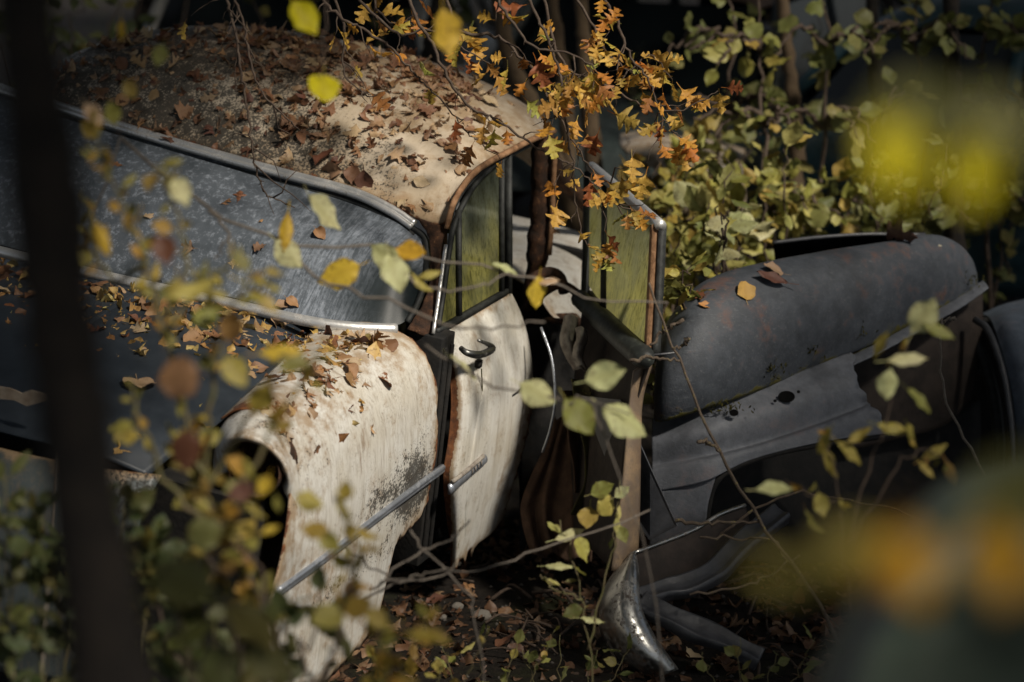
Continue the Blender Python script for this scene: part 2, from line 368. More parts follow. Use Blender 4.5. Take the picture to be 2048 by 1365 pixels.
for x in (-.31, -.45, -.65, -.9, -1.1, -1.3, -1.45, -1.58):
    rr.append(np.array([roof_pt(q, x) for q in qs]))
rail_px = {-.31: (909, 397), -.45: (950, 343), -.65: (1012, 305), -.9: (1085, 270)}
for i, x in enumerate((-.31, -.45, -.65, -.9)):
    rr[i + 1][-1] = K(*rail_px[x], y=.603)
rg = patch(rr, 90, 110)
V = rg.reshape(-1, 3)
yy, xx, zz = V[:, 1], V[:, 0], V[:, 2]
n1 = disc_noise(V, 4, 3.); n2 = disc_noise(V, 11, 9.)
mould = np.clip(.52 - .95 * (yy - .04) - .55 * np.clip(-.5 - xx, -.3, 1) + .35 * n1, -.5, 1.0)
mould = np.minimum(np.where(yy > .42, mould - .25, mould), .80 + .18 * n2)
jj = np.tile(np.arange(110), 90); ii = np.repeat(np.arange(90), 110)
edge_r = np.exp(-(109 - jj) / 2.2); edge_f = np.exp(-ii / 2.0)
wear = np.clip(.75 * edge_r + .55 * edge_f + .30 * n1 + .12 * n2 + .18 * (xx < -.7) * np.clip((-.7 - xx) * 3, 0, 1) + .20 + .18 * (xx < -.45), -.3, 1)
roof = carmesh('roof', V, gfaces(90, 110), M['roofp'], attrs={'mould': mould, 'wear': wear}, solid=.006)
ROOFV, ROOFF = V.copy(), gfaces(90, 110)
# drip rail along the door side
dr_px = [(893, 458), (900, 425), (911, 396), (930, 366), (953, 341), (985, 320), (1020, 302), (1060, 281), (1108, 262)]
drp = cr(np.array([K(u, v, y=.615) for u, v in dr_px]), 40)
MB().sweep(drp, [(-.008, -.004), (-.008, .004), (0, .010), (.009, .007), (.010, -.003), (0, -.006)], (0, 1, .3)).mk('drip_rail', M['rust_tan'], roof, space='l')
MB().tube(cr(np.array([K(u + 3, v + 9, y=.606) for u, v in dr_px[:-1]]), 40), .006, 6).mk('drip_rail_rubber', M['rubber'], roof, space='l')
# --- front pillar
Lp = [(838, 436, -.205), (858, 470, -.2), (862, 505, -.165), (858, 562, -.075), (843, 612, 0.0), (812, 660, .06)]
Rp = [(893, 452, .600), (890, 490, .618), (885, 535, .638), (878, 590, .66), (872, 635, .68), (868, 676, .70)]
A_ = [[K(u, v, x=x), None, K(p, q, y=y)] for (u, v, x), (p, q, y) in zip(Lp, Rp)]
for r in A_: r[1] = (r[0] + r[2]) / 2 + np.array([.010, .012, 0])
pg = patch(A_, 40, 14); V = pg.reshape(-1, 3); V = V + .006 * disc_noise(V, 45)[:, None] * np.array([1, 1, 0])
carmesh('windscreen_pillar', V, gfaces(40, 14), M['rust_dark'], solid=.01)
# --- front fender
def zb(x): return np.interp(x, [.08, .14, .22, .31, .345, .39, .5, .8, 1.06], [.50, .43, .405, .385, .30, .17, .13, .10, .14])
def fsec(x):
    f = np.clip((x - .1) / .95, 0, 1)
    base = [(.40 + .16 * f, .925 - .015 * f), (.50 + .095 * f, .945 - .0 * f), (.60 + .03 * f, .948 + .008 * f), (.675, .93 + .012 * f), (.728 - .003 * f, .885 + .012 * f), (.762 - .002 * f, .82 + .0 * f), (.781, .72), (.79, .62)]
    b = zb(x)
    for g in (.25, .5, .75, 1): base.append((.79 - .012 * g, .62 + (b - .62) * g))
    return [np.array([x, y, z]) for y, z in base]
fx = [.115, .15, .2, .27, .31, .345, .39, .45, .6, .76, .88, .97]
fg = patch([fsec(x) for x in fx], 90, 70); V = fg.reshape(-1, 3)
n1 = disc_noise(V, 5, 1); n2 = disc_noise(V, 14, 4); n3 = disc_noise(V, 40, 2)
ii = np.repeat(np.arange(90), 70); jj = np.tile(np.arange(70), 90)
edge = np.maximum(np.exp(-ii / 3.0), np.exp(-(69 - jj) / 1.6)); edge = np.maximum(edge, .9 * np.exp(-(89 - ii) / 2.5))
top = np.clip((V[:, 2] - .86) / .08, 0, 1)
wear = np.clip(.62 * edge + .34 * top * (.55 + n2) + .22 * n1 + .13 + .5 * np.exp(-ii / 7.) * np.clip((.76 - V[:, 2]) * 6, 0, 1) + .3 * top * np.exp(-ii / 14) + .35 * top * np.clip((V[:, 0] - .75) * 2.5, 0, 1), -.3, 1)
mould = np.clip(.70 * np.exp(-((V[:, 0] - .22) / .17) ** 2 - ((V[:, 2] - .60) / .15) ** 2) + .6 * np.exp(-((V[:, 0] - .5) / .22) ** 2 - ((V[:, 2] - .60) / .07) ** 2) + .55 * np.exp(-((V[:, 0] - .25) / .2) ** 2 - ((V[:, 2] - .5) / .06) ** 2) + .5 * np.exp(-((V[:, 0] - .55) / .25) ** 2 - ((V[:, 2] - .40) / .05) ** 2) + .30 * np.exp(-((V[:, 0] - .9) / .25) ** 2 - ((V[:, 2] - .80) / .1) ** 2) + .2 * n1 - .12, -.5, 1)
V[:, 0] += .125 * np.clip((.86 - V[:, 2]) / .34, 0, 1) * np.clip((V[:, 0] - .6) / .37, 0, 1); V[:, 0] += np.where((ii == 0), .012 * n3, 0); V[:, 2] += np.where(jj >= 68, .012 * n3 + .012 * n2, 0)
fender = carmesh('front_fender', V, gfaces(90, 70), M['cream'], attrs={'wear': wear, 'mould': mould}, solid=.005)
FENV, FENF = V.copy(), gfaces(90, 70)
# headlight hood and empty bucket
hc = np.array([1.0, .690, .838])
r0_ = [(.53, .74), (.535, .83), (.55, .895), (.585, .935), (.62, .955), (.66, .950), (.70, .928), (.745, .87), (.772, .79), (.784, .70)]
hr = []
for k, f in enumerate((0, .3, .6, .85, 1.0)):
    r = []
    for (y, z), an in zip(r0_, np.linspace(radians(200), radians(-35), 10)):
        e = f ** 1.5; xt = 1.085 - .05 * (1 - cos(an - radians(100)))
        r.append(np.array([.955 + (xt - .955) * f, y + (hc[1] + .086 * cos(an) - y) * e, z + (hc[2] + .098 * sin(an) - z) * e]))
    hr.append(r)
hr.append([np.array([p[0] - .012, hc[1] + (p[1] - hc[1]) * .86, hc[2] + (p[2] - hc[2]) * .86]) for p in hr[-1]])
hg = patch(hr, 26, 44); V = hg.reshape(-1, 3)
ii = np.repeat(np.arange(26), 44); V[:, 0] += np.where(ii > 20, .006 * disc_noise(V, 30), 0)
carmesh('headlight_hood', V, gfaces(26, 44), M['cream'], fender, attrs={'wear': np.clip(.20 + .62 * np.exp(-(25 - ii) / 4.) + .22 * disc_noise(V, 12) + .3 * np.clip((.62 - V[:, 1]) * 5, 0, 1), 0, 1), 'mould': .1 + .3 * disc_noise(V, 8)}, solid=.005)
m = MB()
for (x0, r0), (x1, r1) in (((1.05, .074), (.94, .070)), ((.94, .070), (.88, .03))):
    ring = [[np.array([x, hc[1] + r * cos(t), hc[2] + r * sin(t)]) for t in np.linspace(0, 2 * pi, 24, endpoint=False)] for x, r in ((x0, r0), (x1, r1))]
    m.add(np.array(ring).reshape(-1, 3), gfaces(2, 24, True))
m.mk('headlight_bucket', M['rust_dark'], fender, space='l')
# chrome strip along the fender
st = cr(np.array([K(u, v, y=.793) for u, v in [(553, 1186), (640, 1122), (760, 1030), (884, 938)]]), 30)
hp = [(a_ * .74, b_) for a_, b_ in [(-.020, -.004), (-.020, .004), (-.014, .010), (-.004, .011), (.000, .008), (.004, .010), (.014, .007), (.020, .002), (.020, -.004)]]
MB().sweep(st, hp, (0, 1, .05)).mk('chrome_strip', M['chrome_blue'], fender, space='l')
# --- front door
dpx = [  # inner flange, front edge, mid, crease, rear edge  with y of each row
    ([(872, 676), (884, 668), (940, 633), (1002, 598), (1019, 584)], .700),
    ([(884, 702), (903, 697), (950, 672), (1008, 650), (1041, 632)], .736),
    ([(898, 742), (922, 738), (958, 725), (998, 712), (1056, 688)], .766),
    ([(902, 800), (929, 797), (958, 788), (979, 776), (1063, 760)], .790),
    ([(897, 872), (925, 874), (945, 872), (962, 866), (1055, 850)], .800),
    ([(886, 950), (913, 955), (932, 952), (950, 945), (1037, 930)], .800),
    ([(893, 1025), (914, 1030), (928, 1026), (940, 1020), (1012, 1006)], .792),
    ([(902, 1080), (912, 1088), (925, 1082), (938, 1072), (990, 1056)], .782),
    ([(905, 1128), (909, 1132), (918, 1124), (928, 1112), (956, 1085)], .772)]
drow = []
for pxs, y in dpx:
    drow.append([K(*pxs[0], y=y - .035), K(*pxs[1], y=y), K(*pxs[2], y=y + .003), K(*pxs[3], y=y + .007), K(*pxs[4], y=y - .004)])
dg = patch(drow, 80, 60); V = dg.reshape(-1, 3)
ii = np.repeat(np.arange(80), 60); jj = np.tile(np.arange(60), 80)
n1 = disc_noise(V, 6, 2); n2 = disc_noise(V, 18, 5); n3 = disc_noise(V, 45, 8)
wear = np.clip(.95 * np.clip((13 - jj) / 8., 0, 1) + .75 * np.exp(-(59 - jj) / 2.0) * (ii > 30) + .9 * np.exp(-(79 - ii) / 3.) + .35 * np.exp(-ii / 3.) + .12 * n1 + .1 * n2 + .06, -.3, 1)
mould = np.clip(.12 * n1 - .25 + .62 * np.exp(-((jj - 20 + (ii - 40) * .05) / 1.5) ** 2) * (ii > 14) + .5 * np.exp(-((jj - 26 - 2 * n1) / 1.2) ** 2) * (ii > 20) * (ii < 66) + .42 * np.exp(-((jj - 47 - 3 * n1) / 2.) ** 2) * (ii > 36), -.5, 1)
V[:, 0] += np.where((jj == 59) & (ii > 30), .02 * n3 + .012 * n2, 0); V[:, 2] += np.where(ii >= 78, .05 * n3, 0)
door = carmesh('front_door', V, gfaces(80, 60), M['doorp'], attrs={'wear': wear, 'mould': mould}, solid=.005)
door['label'] = 'front door ajar with hooked handle at its leading edge'
P1, P2, P3 = K(870, 662, y=.70), K(1015, 583, y=.70), K(1010, 315, y=.607)
DN = np.cross(P2 - P1, P3 - P1); DN /= np.linalg.norm(DN); DN = DN if DN[1] > 0 else -DN
def onp(u, v, P0, N, off=0.):                       # photo point on a plane given in car coordinates
    c0 = tocar(CC); dr = tocar(Q(u, v, 1)) - c0
    return c0 + dr * ((N @ (P0 - c0) + off) / (N @ dr))
def DP(u, v, off=0.): return onp(u, v, P1, DN, off)
def poly(name, pts, mat, parent, solid=0):
    return carmesh(name, pts, [tuple(range(len(pts)))], mat, parent, smooth=False, solid=solid, offset=0)
poly('quarter_pane', [DP(*p, -.004) for p in [(878, 655), (917, 632), (917, 425), (906, 460), (897, 510), (886, 585)]], M['algae'], door)
poly('window_pane', [DP(*p, -.004) for p in [(918, 632), (1008, 580), (1008, 316), (978, 338), (950, 368), (931, 400), (918, 425)]], M['algae'], door)
wf = MB()
bar = lambda a, b: [(-a, -b), (-a, b), (a, b), (a, -b)]
wf.sweep([DP(917, 420, .004), DP(918, 634, .004)], bar(.006, .008), DN)
wf.sweep(cr([DP(872, 664, .004), DP(918, 637, .004), DP(1012, 583, .004)], 12), bar(.008, .010), DN)
wf.sweep([DP(1003, 312, .003), DP(1003, 584, .003)], bar(.005, .009), DN)
wf.sweep([DP(1016, 306, .001), DP(1017, 588, .001)], bar(.006, .012), DN)
wf.sweep(cr([DP(u, v, .002) for u, v in [(876, 655), (886, 590), (897, 510), (906, 460), (920, 421), (948, 372), (980, 339), (1012, 314)]], 30), bar(.006, .007), DN)
wf.mk('window_frame', M['rubber'], door, space='l')
MB().sweep(cr([DP(866, 668, .010), DP(875, 610, .010), DP(884, 545, .010), (DP(892, 490, .010))], 14), [(.005 * cos(t), .006 * sin(t)) for t in np.linspace(0, 2 * pi, 8, endpoint=False)], DN).mk('chrome_bead', M['chrome'], door, space='l')
# handle : hooked pull
hpth = cr(np.array([K(u, v, y=y) for u, v, y in [(922, 697, .775), (934, 706, .80), (955, 710, .815), (972, 706, .815), (985, 697, .81), (976, 689, .805), (956, 681, .79)]]), 26)
hup = np.array([.1, .25, 1.])
MB().tube(hpth, np.concatenate([np.linspace(.008, .0115, 8), np.full(8, .0115), np.linspace(.011, .004, 10)]), 10).mk('handle', M['handle'], door, space='l')
MB().box(K(957, 728, y=.80), (.010, .008, .011)).mk('latch_plate', M['black'], door, space='l')
# strip end on the door
sp = cr(np.array([K(u, v, y=.812) for u, v in [(897, 980), (925, 955), (950, 934), (968, 918)]]), 16)
rad = np.array([1.] * 12 + [.98, .9, .75, .45])
m = MB(); n0 = 0
ds = m.sweep(sp, [(.016 * cos(t), .012 * sin(t)) for t in np.linspace(-.2, pi + .2, 9)], (0, 1, .1)).mk('chrome_strip', M['chrome_blue'], door, space='l')
m = MB().tube(cr(np.array([K(u, v, y=.818) for u, v in [(905, 964), (930, 945), (951, 927), (967, 913)]]), 14), .007, 6)
m.mk('strip_edge', M['lining'], ds, space='l')
m = MB()
for k in range(4): m.box(K(945 + 6 * k, 944 - 5.5 * k, y=.826), (.002, .0015, .008))
m.mk('slot', M['lining'], ds, space='l')
sl = [K(u, v, y=y) for u, v, y in [(1022, 792, .797), (1034, 784, .796), (1052, 768, .79)]]
MB().sweep(sl, bar(.004, .004), (0, 1, 0)).mk('trim_clip', M['black'], door, space='l')
# rust run-lines below the handle
MB().tube(cr([K(u, v, y=.797) for u, v in [(963, 738), (964, 790), (957, 850), (948, 905)]], 14), [.0022] * 7 + [.0014] * 7, 4).mk('rust_run', M['moss'], door, space='l')
# --- dark inner structure
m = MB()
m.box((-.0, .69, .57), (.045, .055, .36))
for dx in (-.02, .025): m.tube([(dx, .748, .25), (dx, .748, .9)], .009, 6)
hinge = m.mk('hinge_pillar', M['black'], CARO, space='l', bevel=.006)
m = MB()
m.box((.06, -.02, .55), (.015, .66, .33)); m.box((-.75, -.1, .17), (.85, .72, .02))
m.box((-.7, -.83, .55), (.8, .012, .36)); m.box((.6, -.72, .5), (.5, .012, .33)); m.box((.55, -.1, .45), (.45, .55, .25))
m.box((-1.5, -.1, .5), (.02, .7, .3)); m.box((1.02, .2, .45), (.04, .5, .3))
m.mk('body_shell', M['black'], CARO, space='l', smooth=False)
# dashboard roll and far pillars
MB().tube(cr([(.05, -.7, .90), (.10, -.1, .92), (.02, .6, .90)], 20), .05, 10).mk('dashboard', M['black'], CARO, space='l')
for P_, n_ in (([(.15, -.80, .92), (-.15, -.84, 1.1), (-.35, -.85, 1.25)], 10), ([(-1.0, -.85, .9), (-.98, -.86, 1.28)], 6), ([(-1.75, .55, .85), (-1.5, .46, 1.05), (-1.35, .46, 1.2)], 8), ([(-1.75, -.6, .85), (-1.5, -.68, 1.05), (-1.3, -.74, 1.2)], 8)):
    MB().tube(cr(P_, n_), .03, 8).mk('roof_post', M['rust_dark'], CARO, space='l')
# --- centre post
m = MB(); path = cr(np.array([K(u, v, x=-.93) for u, v in [(1086, 268), (1084, 340), (1081, 430), (1074, 520), (1064, 610)]]), 40)
rad = .035 + .008 * disc_noise(path, 22)
m.tube(path, rad, 10); V = np.array(m.V); V += .006 * disc_noise(V, 60)[:, None]
cp = carmesh('centre_post', V, m.F, M['rust_dark'])
MB().tube(cr(np.array([K(u, v, x=-.91) for u, v in [(1111, 285), (1107, 350), (1104, 430), (1098, 510)]]), 20), .010, 6).mk('post_trim', M['rust_tan'], cp, space='l')
# --- rear quarter
rq = []
for x in (-1.0, -1.1, -1.2, -1.35, -1.5, -1.65, -1.75):
    f = (-1.0 - x)
    low = np.interp(f, [0, .1, .2, .35, .6], [.84, .82, .72, .5, .4])
    dz = -.10 - .05 * f; low = min(low + dz, .70); rq.append([np.array([x, -.1, .93 + dz]), np.array([x, .35, .93 + dz]), np.array([x, .50, .92 + dz]), np.array([x, .61, .885 + dz]), np.array([x, .68, .82 + dz]), np.array([x, .72, (low + .80 + dz) / 2]), np.array([x, .735, low])])
rqg = patch(rq, 40, 40); V = rqg.reshape(-1, 3)
ii = np.repeat(np.arange(40), 40); jj = np.tile(np.arange(40), 40)
carmesh('rear_quarter', V, gfaces(40, 40), M['cream'], attrs={'wear': np.clip(.5 * np.exp(-(39 - jj) / 3.) + .3 * np.exp(-ii / 4.) + .25 * disc_noise(V, 9) + .25 * (V[:, 2] > .89), 0, 1), 'mould': .1 * disc_noise(V, 7)}, solid=.005)
RQV, RQF = V.copy(), gfaces(40, 40)
m = MB(); m.tube(cr([(-1.02, .70, .70), (-1.13, .725, .67), (-1.21, .735, .56), (-1.26, .735, .38)], 20), .022, 8)
V = np.array(m.V); V += .008 * disc_noise(V, 40)[:, None]; carmesh('wheel_arch_rim', V, m.F, M['rust_dark'])
# --- hood and nose
hrow = []
for x in (.2, .35, .6, .85, 1.02, 1.14):
    r = []
    ye = np.interp(x, [.2, .9, 1.14], [.43, .49, .44]); yl = np.interp(x, [.2, 1.14], [-.66, -.5])
    zz_ = np.interp(x, [.2, .35, .6, .85, 1.02, 1.14], [.905, .905, .895, .875, .845, .80])
    for q in np.linspace(-1, 1, 9):
        y = yl + (ye - yl) * (q + 1) / 2
        r.append(np.array([x + (.10 * (1 - q * q) if x > 1 else 0), y, zz_ + .035 * (1 - q ** 2) ** .8 - .02 * max(0, abs(q) - .8) / .2]))
    hrow.append(r)
hg = patch(hrow, 50, 50); HOODV = hg.reshape(-1, 3); HOODF = gfaces(50, 50)
hood = carmesh('hood', HOODV, HOODF, M['hood'], solid=.006)
m = MB().tube(cr([(.2, -.1, .945), (.6, -.08, .934), (1.0, -.05, .885), (1.2, -.03, .83)], 20), .012, 8)
m.mk('centre_crease', M['hood'], hood, space='l')
nrow = []
for dx, dz in ((0, 0), (.07, -.06), (.12, -.18), (.14, -.34), (.12, -.55)):
    r = []
    for q in np.linspace(-1, 1, 9):
        y = -.03 + .50 * q
        r.append(np.array([1.17 + dx + (.10) * (1 - q * q) - .05 * abs(q) ** 3, y, .785 + dz + .02 * (1 - q * q)]))
    nrow.append(r)
ng = patch(nrow, 40, 50); V = ng.reshape(-1, 3)
M['nose'] = mat_paint('nose_paint', (.055, .07, .075), streak=.6)
ii = np.repeat(np.arange(40), 50); jj = np.tile(np.arange(50), 40)
carmesh('nose_panel', V, gfaces(40, 50), M['nose'], attrs={'wear': np.clip(.65 * np.exp(-ii / 2.5) + .25 * disc_noise(V, 9), 0, 1), 'mould': np.clip(-.4 + .9 * np.clip((V[:, 1] - .2) * 6, 0, 1) + .3 * disc_noise(V, 12), -.5, 1)}, solid=.006)
# pale flake of peeled paint on the nose edge
fl = np.array([K(u, v, x=1.235) for u, v in [(-20, 770), (20, 776), (45, 786), (62, 780), (98, 790), (92, 802), (55, 812), (30, 800), (-20, 796)]])
M['flake'] = mat_dull('peeled_paint', (.42, .33, .24), (.30, .22, .15), .8, 30, .5)
carmesh('paint_flake', fl, [tuple(range(len(fl)))], M['flake'], smooth=False, solid=.004)
# --- cabin remains seen through the open doorway
def wpatch(name, rows, nu, nv, mat, parent, wob=.006, ws_=25, solid=.004, attrs=None):
    V = patch([[Q(*p) for p in r] for r in rows], nu, nv).reshape(-1, 3)
    V = V + wob * disc_noise(V, ws_)[:, None] * np.array([.5, 1, .5])
    return mk(name, V, gfaces(nu, nv), mat, parent, 'w', solid=solid, attrs=attrs, offset=0)
# pleated brown seat cloth hanging out over the sill
rows = []
pl_ = [random.uniform(-.03, .03) for _ in range(9)]
for v, l, r in ((840, 1112, 1168), (890, 1092, 1178), (950, 1062, 1186), (1010, 1040, 1188), (1060, 1048, 1184), (1115, 1066, 1186)):
    rows.append([(l + (r - l) * f ** 1.15 + random.uniform(-4, 4), v + random.uniform(-10, 10), 7.62 - .10 * (v - 850) / 260 + pl_[k] * (.4 + (v - 840) / 300)) for k, f in enumerate(np.linspace(0, 1, 9))])
sc = wpatch('seat_cloth', rows, 40, 60, M['fabric'], CARO, .016, 7)
rows = [[(u + (v - 800) * .12, v, 7.5 + .03 * ((k % 2) * 2 - 1)) for k, u in enumerate((1128, 1150, 1172, 1190))] for v in (780, 840, 900, 960, 985)]
wpatch('seat_cloth', rows, 30, 24, M['fabric'], CARO, .012, 14)
M['mossy'] = mat_dull('mossy_rag', (.07, .065, .02), (.035, .026, .016), .9, 22, .5, (.15, .14, .03))
rows = [[(u, v, 7.42 + .02 * (k % 2)) for k, u in enumerate((1150 + dx, 1168 + dx, 1186 + dx))] for v, dx in ((760, -8), (830, 4), (900, 18), (960, 20), (1000, 4), (1030, -10))]
wpatch('torn_rag', rows, 30, 14, M['mossy'], CARO, .012, 16)
rows = [[(1125 + a, 632 + 22 * i, 7.45), (1140 + a, 628 + 22 * i, 7.42), (1152 + a, 634 + 22 * i, 7.46)] for i, a in enumerate((4, 0, -4, 0, 10, 22))]
wpatch('torn_lining', rows, 24, 8, M['lining'], CARO, .005, 30)
rows = [[(1152 + a, 655 + 20 * i, 7.40), (1162 + a, 652 + 20 * i, 7.38), (1172 + a, 660 + 20 * i, 7.41)] for i, a in enumerate((0, 2, -4, -6, 2))]
wpatch('torn_lining', rows, 24, 8, M['lining'], CARO, .005, 30)
MB().tube(cr([Q(1082, 655, 7.45), Q(1104, 720, 7.42), Q(1110, 800, 7.4), Q(1100, 860, 7.42), Q(1085, 905, 7.45)], 24), .0045, 6).mk('cable', M['chrome_blue'], CARO)
MB().tube(cr([Q(1030, 640, 7.9), Q(1070, 600, 7.75), Q(1120, 570, 7.7), Q(1160, 590, 7.7)], 16), .014, 8).tube(cr([Q(1060, 560, 7.7), Q(1095, 545, 7.7), Q(1120, 555, 7.72), Q(1128, 585, 7.7)], 14), .018, 8).tube([Q(1040, 655, 7.8), Q(1095, 640, 7.7), Q(1135, 645, 7.65)], .010, 6).mk('broken_bracket', M['rust_dark'], CARO)
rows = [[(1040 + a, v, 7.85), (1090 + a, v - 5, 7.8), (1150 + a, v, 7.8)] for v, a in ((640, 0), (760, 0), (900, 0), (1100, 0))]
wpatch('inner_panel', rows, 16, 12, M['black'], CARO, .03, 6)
# --- rear door swung wide open
OTd, HTd = 7.05, 7.75
rd = [('o', 0)]
WH, WO, WB = Q(1185, 338, HTd), Q(1322, 455, OTd), Q(1300, 712, 7.03)
RN = np.cross(WO - WH, WB - WH); RN /= np.linalg.norm(RN); RN = RN if RN @ (CC - WH) > 0 else -RN
def RP(u, v, off=0.):
    dr = Q(u, v, 1) - CC; return CC + dr * ((RN @ (WH - CC) + off) / (RN @ dr))
inner = patch([[RP(1168, 600), RP(1215, 640), RP(1262, 690), RP(1302, 720)], [Q(1150, 760, 7.6), Q(1195, 790, 7.4), Q(1230, 820, 7.2), Q(1262, 845, 7.06)],
               [Q(1140, 920, 7.6), Q(1180, 950, 7.4), Q(1210, 980, 7.2), Q(1240, 1000, 7.03)], [Q(1130, 1040, 7.62), Q(1165, 1080, 7.4), Q(1195, 1110, 7.2), Q(1226, 1140, 7.0)]], 24, 24)
rdoor = mk('rear_door', inner.reshape(-1, 3), gfaces(24, 24), M['brownplate'], CARO, 'w', solid=.006, offset=0)
rdoor['label'] = 'rear door swung wide open with algae stained window'
edge = patch([[Q(1266, 742, 7.04), Q(1286, 728, 7.05), Q(1306, 716, 7.07)], [Q(1258, 800, 7.04), Q(1270, 798, 7.05), Q(1284, 796, 7.07)], [Q(1252, 870, 7.03), Q(1266, 868, 7.04), Q(1280, 868, 7.06)],
              [Q(1244, 960, 7.02), Q(1260, 960, 7.03), Q(1278, 962, 7.06)], [Q(1232, 1060, 7.0), Q(1252, 1062, 7.02), Q(1276, 1064, 7.06)], [Q(1222, 1142, 6.99), Q(1246, 1146, 7.0), Q(1270, 1146, 7.05)]], 40, 10)
M['tan_edge'] = mat_paint('tan_edge', (.15, .11, .08), streak=.9)
V = edge.reshape(-1, 3); mk('door_edge', V, gfaces(40, 10), M['tan_edge'], rdoor, 'w', attrs={'wear': np.clip(.2 + .4 * disc_noise(V, 14), 0, 1), 'mould': .1 * disc_noise(V, 9)}, solid=.006)
def rpoly(name, pts, mat, off=0., solid=.004): return mk(name, [RP(u, v, off) for u, v in pts], [tuple(range(len(pts)))], mat, rdoor, 'w', smooth=False)
rpoly('quarter_pane', [(1180, 350), (1210, 376), (1208, 606), (1194, 596), (1178, 572)], M['algae_door'])
rpoly('window_pane', [(1212, 378), (1306, 458), (1297, 700), (1213, 622)], M['algae_door'])
m = MB()
m.sweep([RP(1210, 372, .006), RP(1207, 618, .006)], bar(.007, .009), RN)
m.sweep(cr([RP(1176, 345, .004), RP(1174, 470, .004), RP(1170, 600, .004)], 8), bar(.009, .012), RN)
m.sweep([RP(1180, 585, .004), RP(1207, 618, .004), RP(1296, 704, .004)], bar(.006, .008), RN)
m.mk('window_frame', M['rubber'], rdoor)
tube8 = lambda r, s=1: [(r * cos(t), r * s * sin(t)) for t in np.linspace(0, 2 * pi, 10, endpoint=False)]
MB().sweep(cr([RP(1183, 334, .004), RP(1250, 390, .004), RP(1322, 452, .004)], 14), tube8(.017, 1.0), RN).mk('chrome_rail', M['chrome'], rdoor)
MB().sweep(cr([RP(1316, 452, .003), RP(1310, 580, .003), RP(1303, 712, .003)], 14), bar(.014, .02), RN).mk('latch_post', M['rust_tan'], rdoor)
MB().sweep(cr([RP(1325, 452, -.004), RP(1319, 580, -.004), RP(1312, 712, -.004)], 14), bar(.004, .012), RN).mk('post_seal', M['rubber'], rdoor)
MB().tube(cr([RP(1160, 598, .03), RP(1215, 650, .035), RP(1262, 694, .035), RP(1296, 722, .03)], 20), [.030] * 5 + [.036] * 13 + [.030, .018], 12).mk('sill_roll', mat_dull('sill_roll_green_black', (.018, .02, .019), (.035, .04, .036), .5, 30, .3, (.10, .11, .09)), rdoor)
MB().sweep([Q(1268, 715, 6.98), Q(1310, 710, 6.98), Q(1352, 706, 6.96)], bar(.003, .003), (0, 0, 1)).mk('latch_rod', M['steel'], rdoor)
# --- loose sheet leaning in the doorway
mk('loose_sheet', [Q(1165, 792, 7.3), Q(1243, 800, 7.12), Q(1300, 930, 7.1), Q(1356, 1052, 7.05), Q(1300, 1080, 7.08), Q(1240, 990, 7.2)], [(0, 1, 2, 3, 4, 5)], M['steel'], CARO, 'w', smooth=False, solid=.004)
# ================================================================== ground
def ground_z(x, y):
    return .035 * mnoise.noise(Vector((x * .9, y * .9, 0))) + .012 * mnoise.noise(Vector((x * 5, y * 5, 3.))) + .25 * max(0, abs(x) - 6) ** .7 * .3
gx = np.concatenate([np.linspace(-45, -4, 30), np.linspace(-3.8, 3.8, 110), np.linspace(4, 45, 30)])
gy = np.concatenate([np.linspace(-20, 4, 25), np.linspace(4.1, 13, 120), np.linspace(13.4, 70, 40)])
V = [(x, y, ground_z(x, y)) for y in gy for x in gx]
tS = NT('forest_soil'); o = tS.obj(); a = tS.noise(o, 3, 6, .65); b = tS.noise(o, 30, 6, .7); c_ = tS.noise(o, 140, 4, .7)
col = tS.mix(tS.step(b, .35, .7), (.009, .0075, .006), (.028, .021, .016)); col = tS.mix(tS.step(c_, .6, .75), col, (.09, .07, .05))
col = tS.mix(tS.math('MULTIPLY', tS.step(a, .52, .66), .6), col, (.03, .034, .01))
tS.end(tS.pbr(col, .9, 0, tS.bump(tS.math('ADD', b, tS.math('MULTIPLY', c_, .6)), .9, .03), .2))
gr = mk('ground', V, gfaces(len(gy), len(gx)), tS.m); tag(gr, 'dark forest soil', None, None, 'structure')
GBVH = BVHTree.FromPolygons([Vector(p) for p in V], gfaces(len(gy), len(gx)))
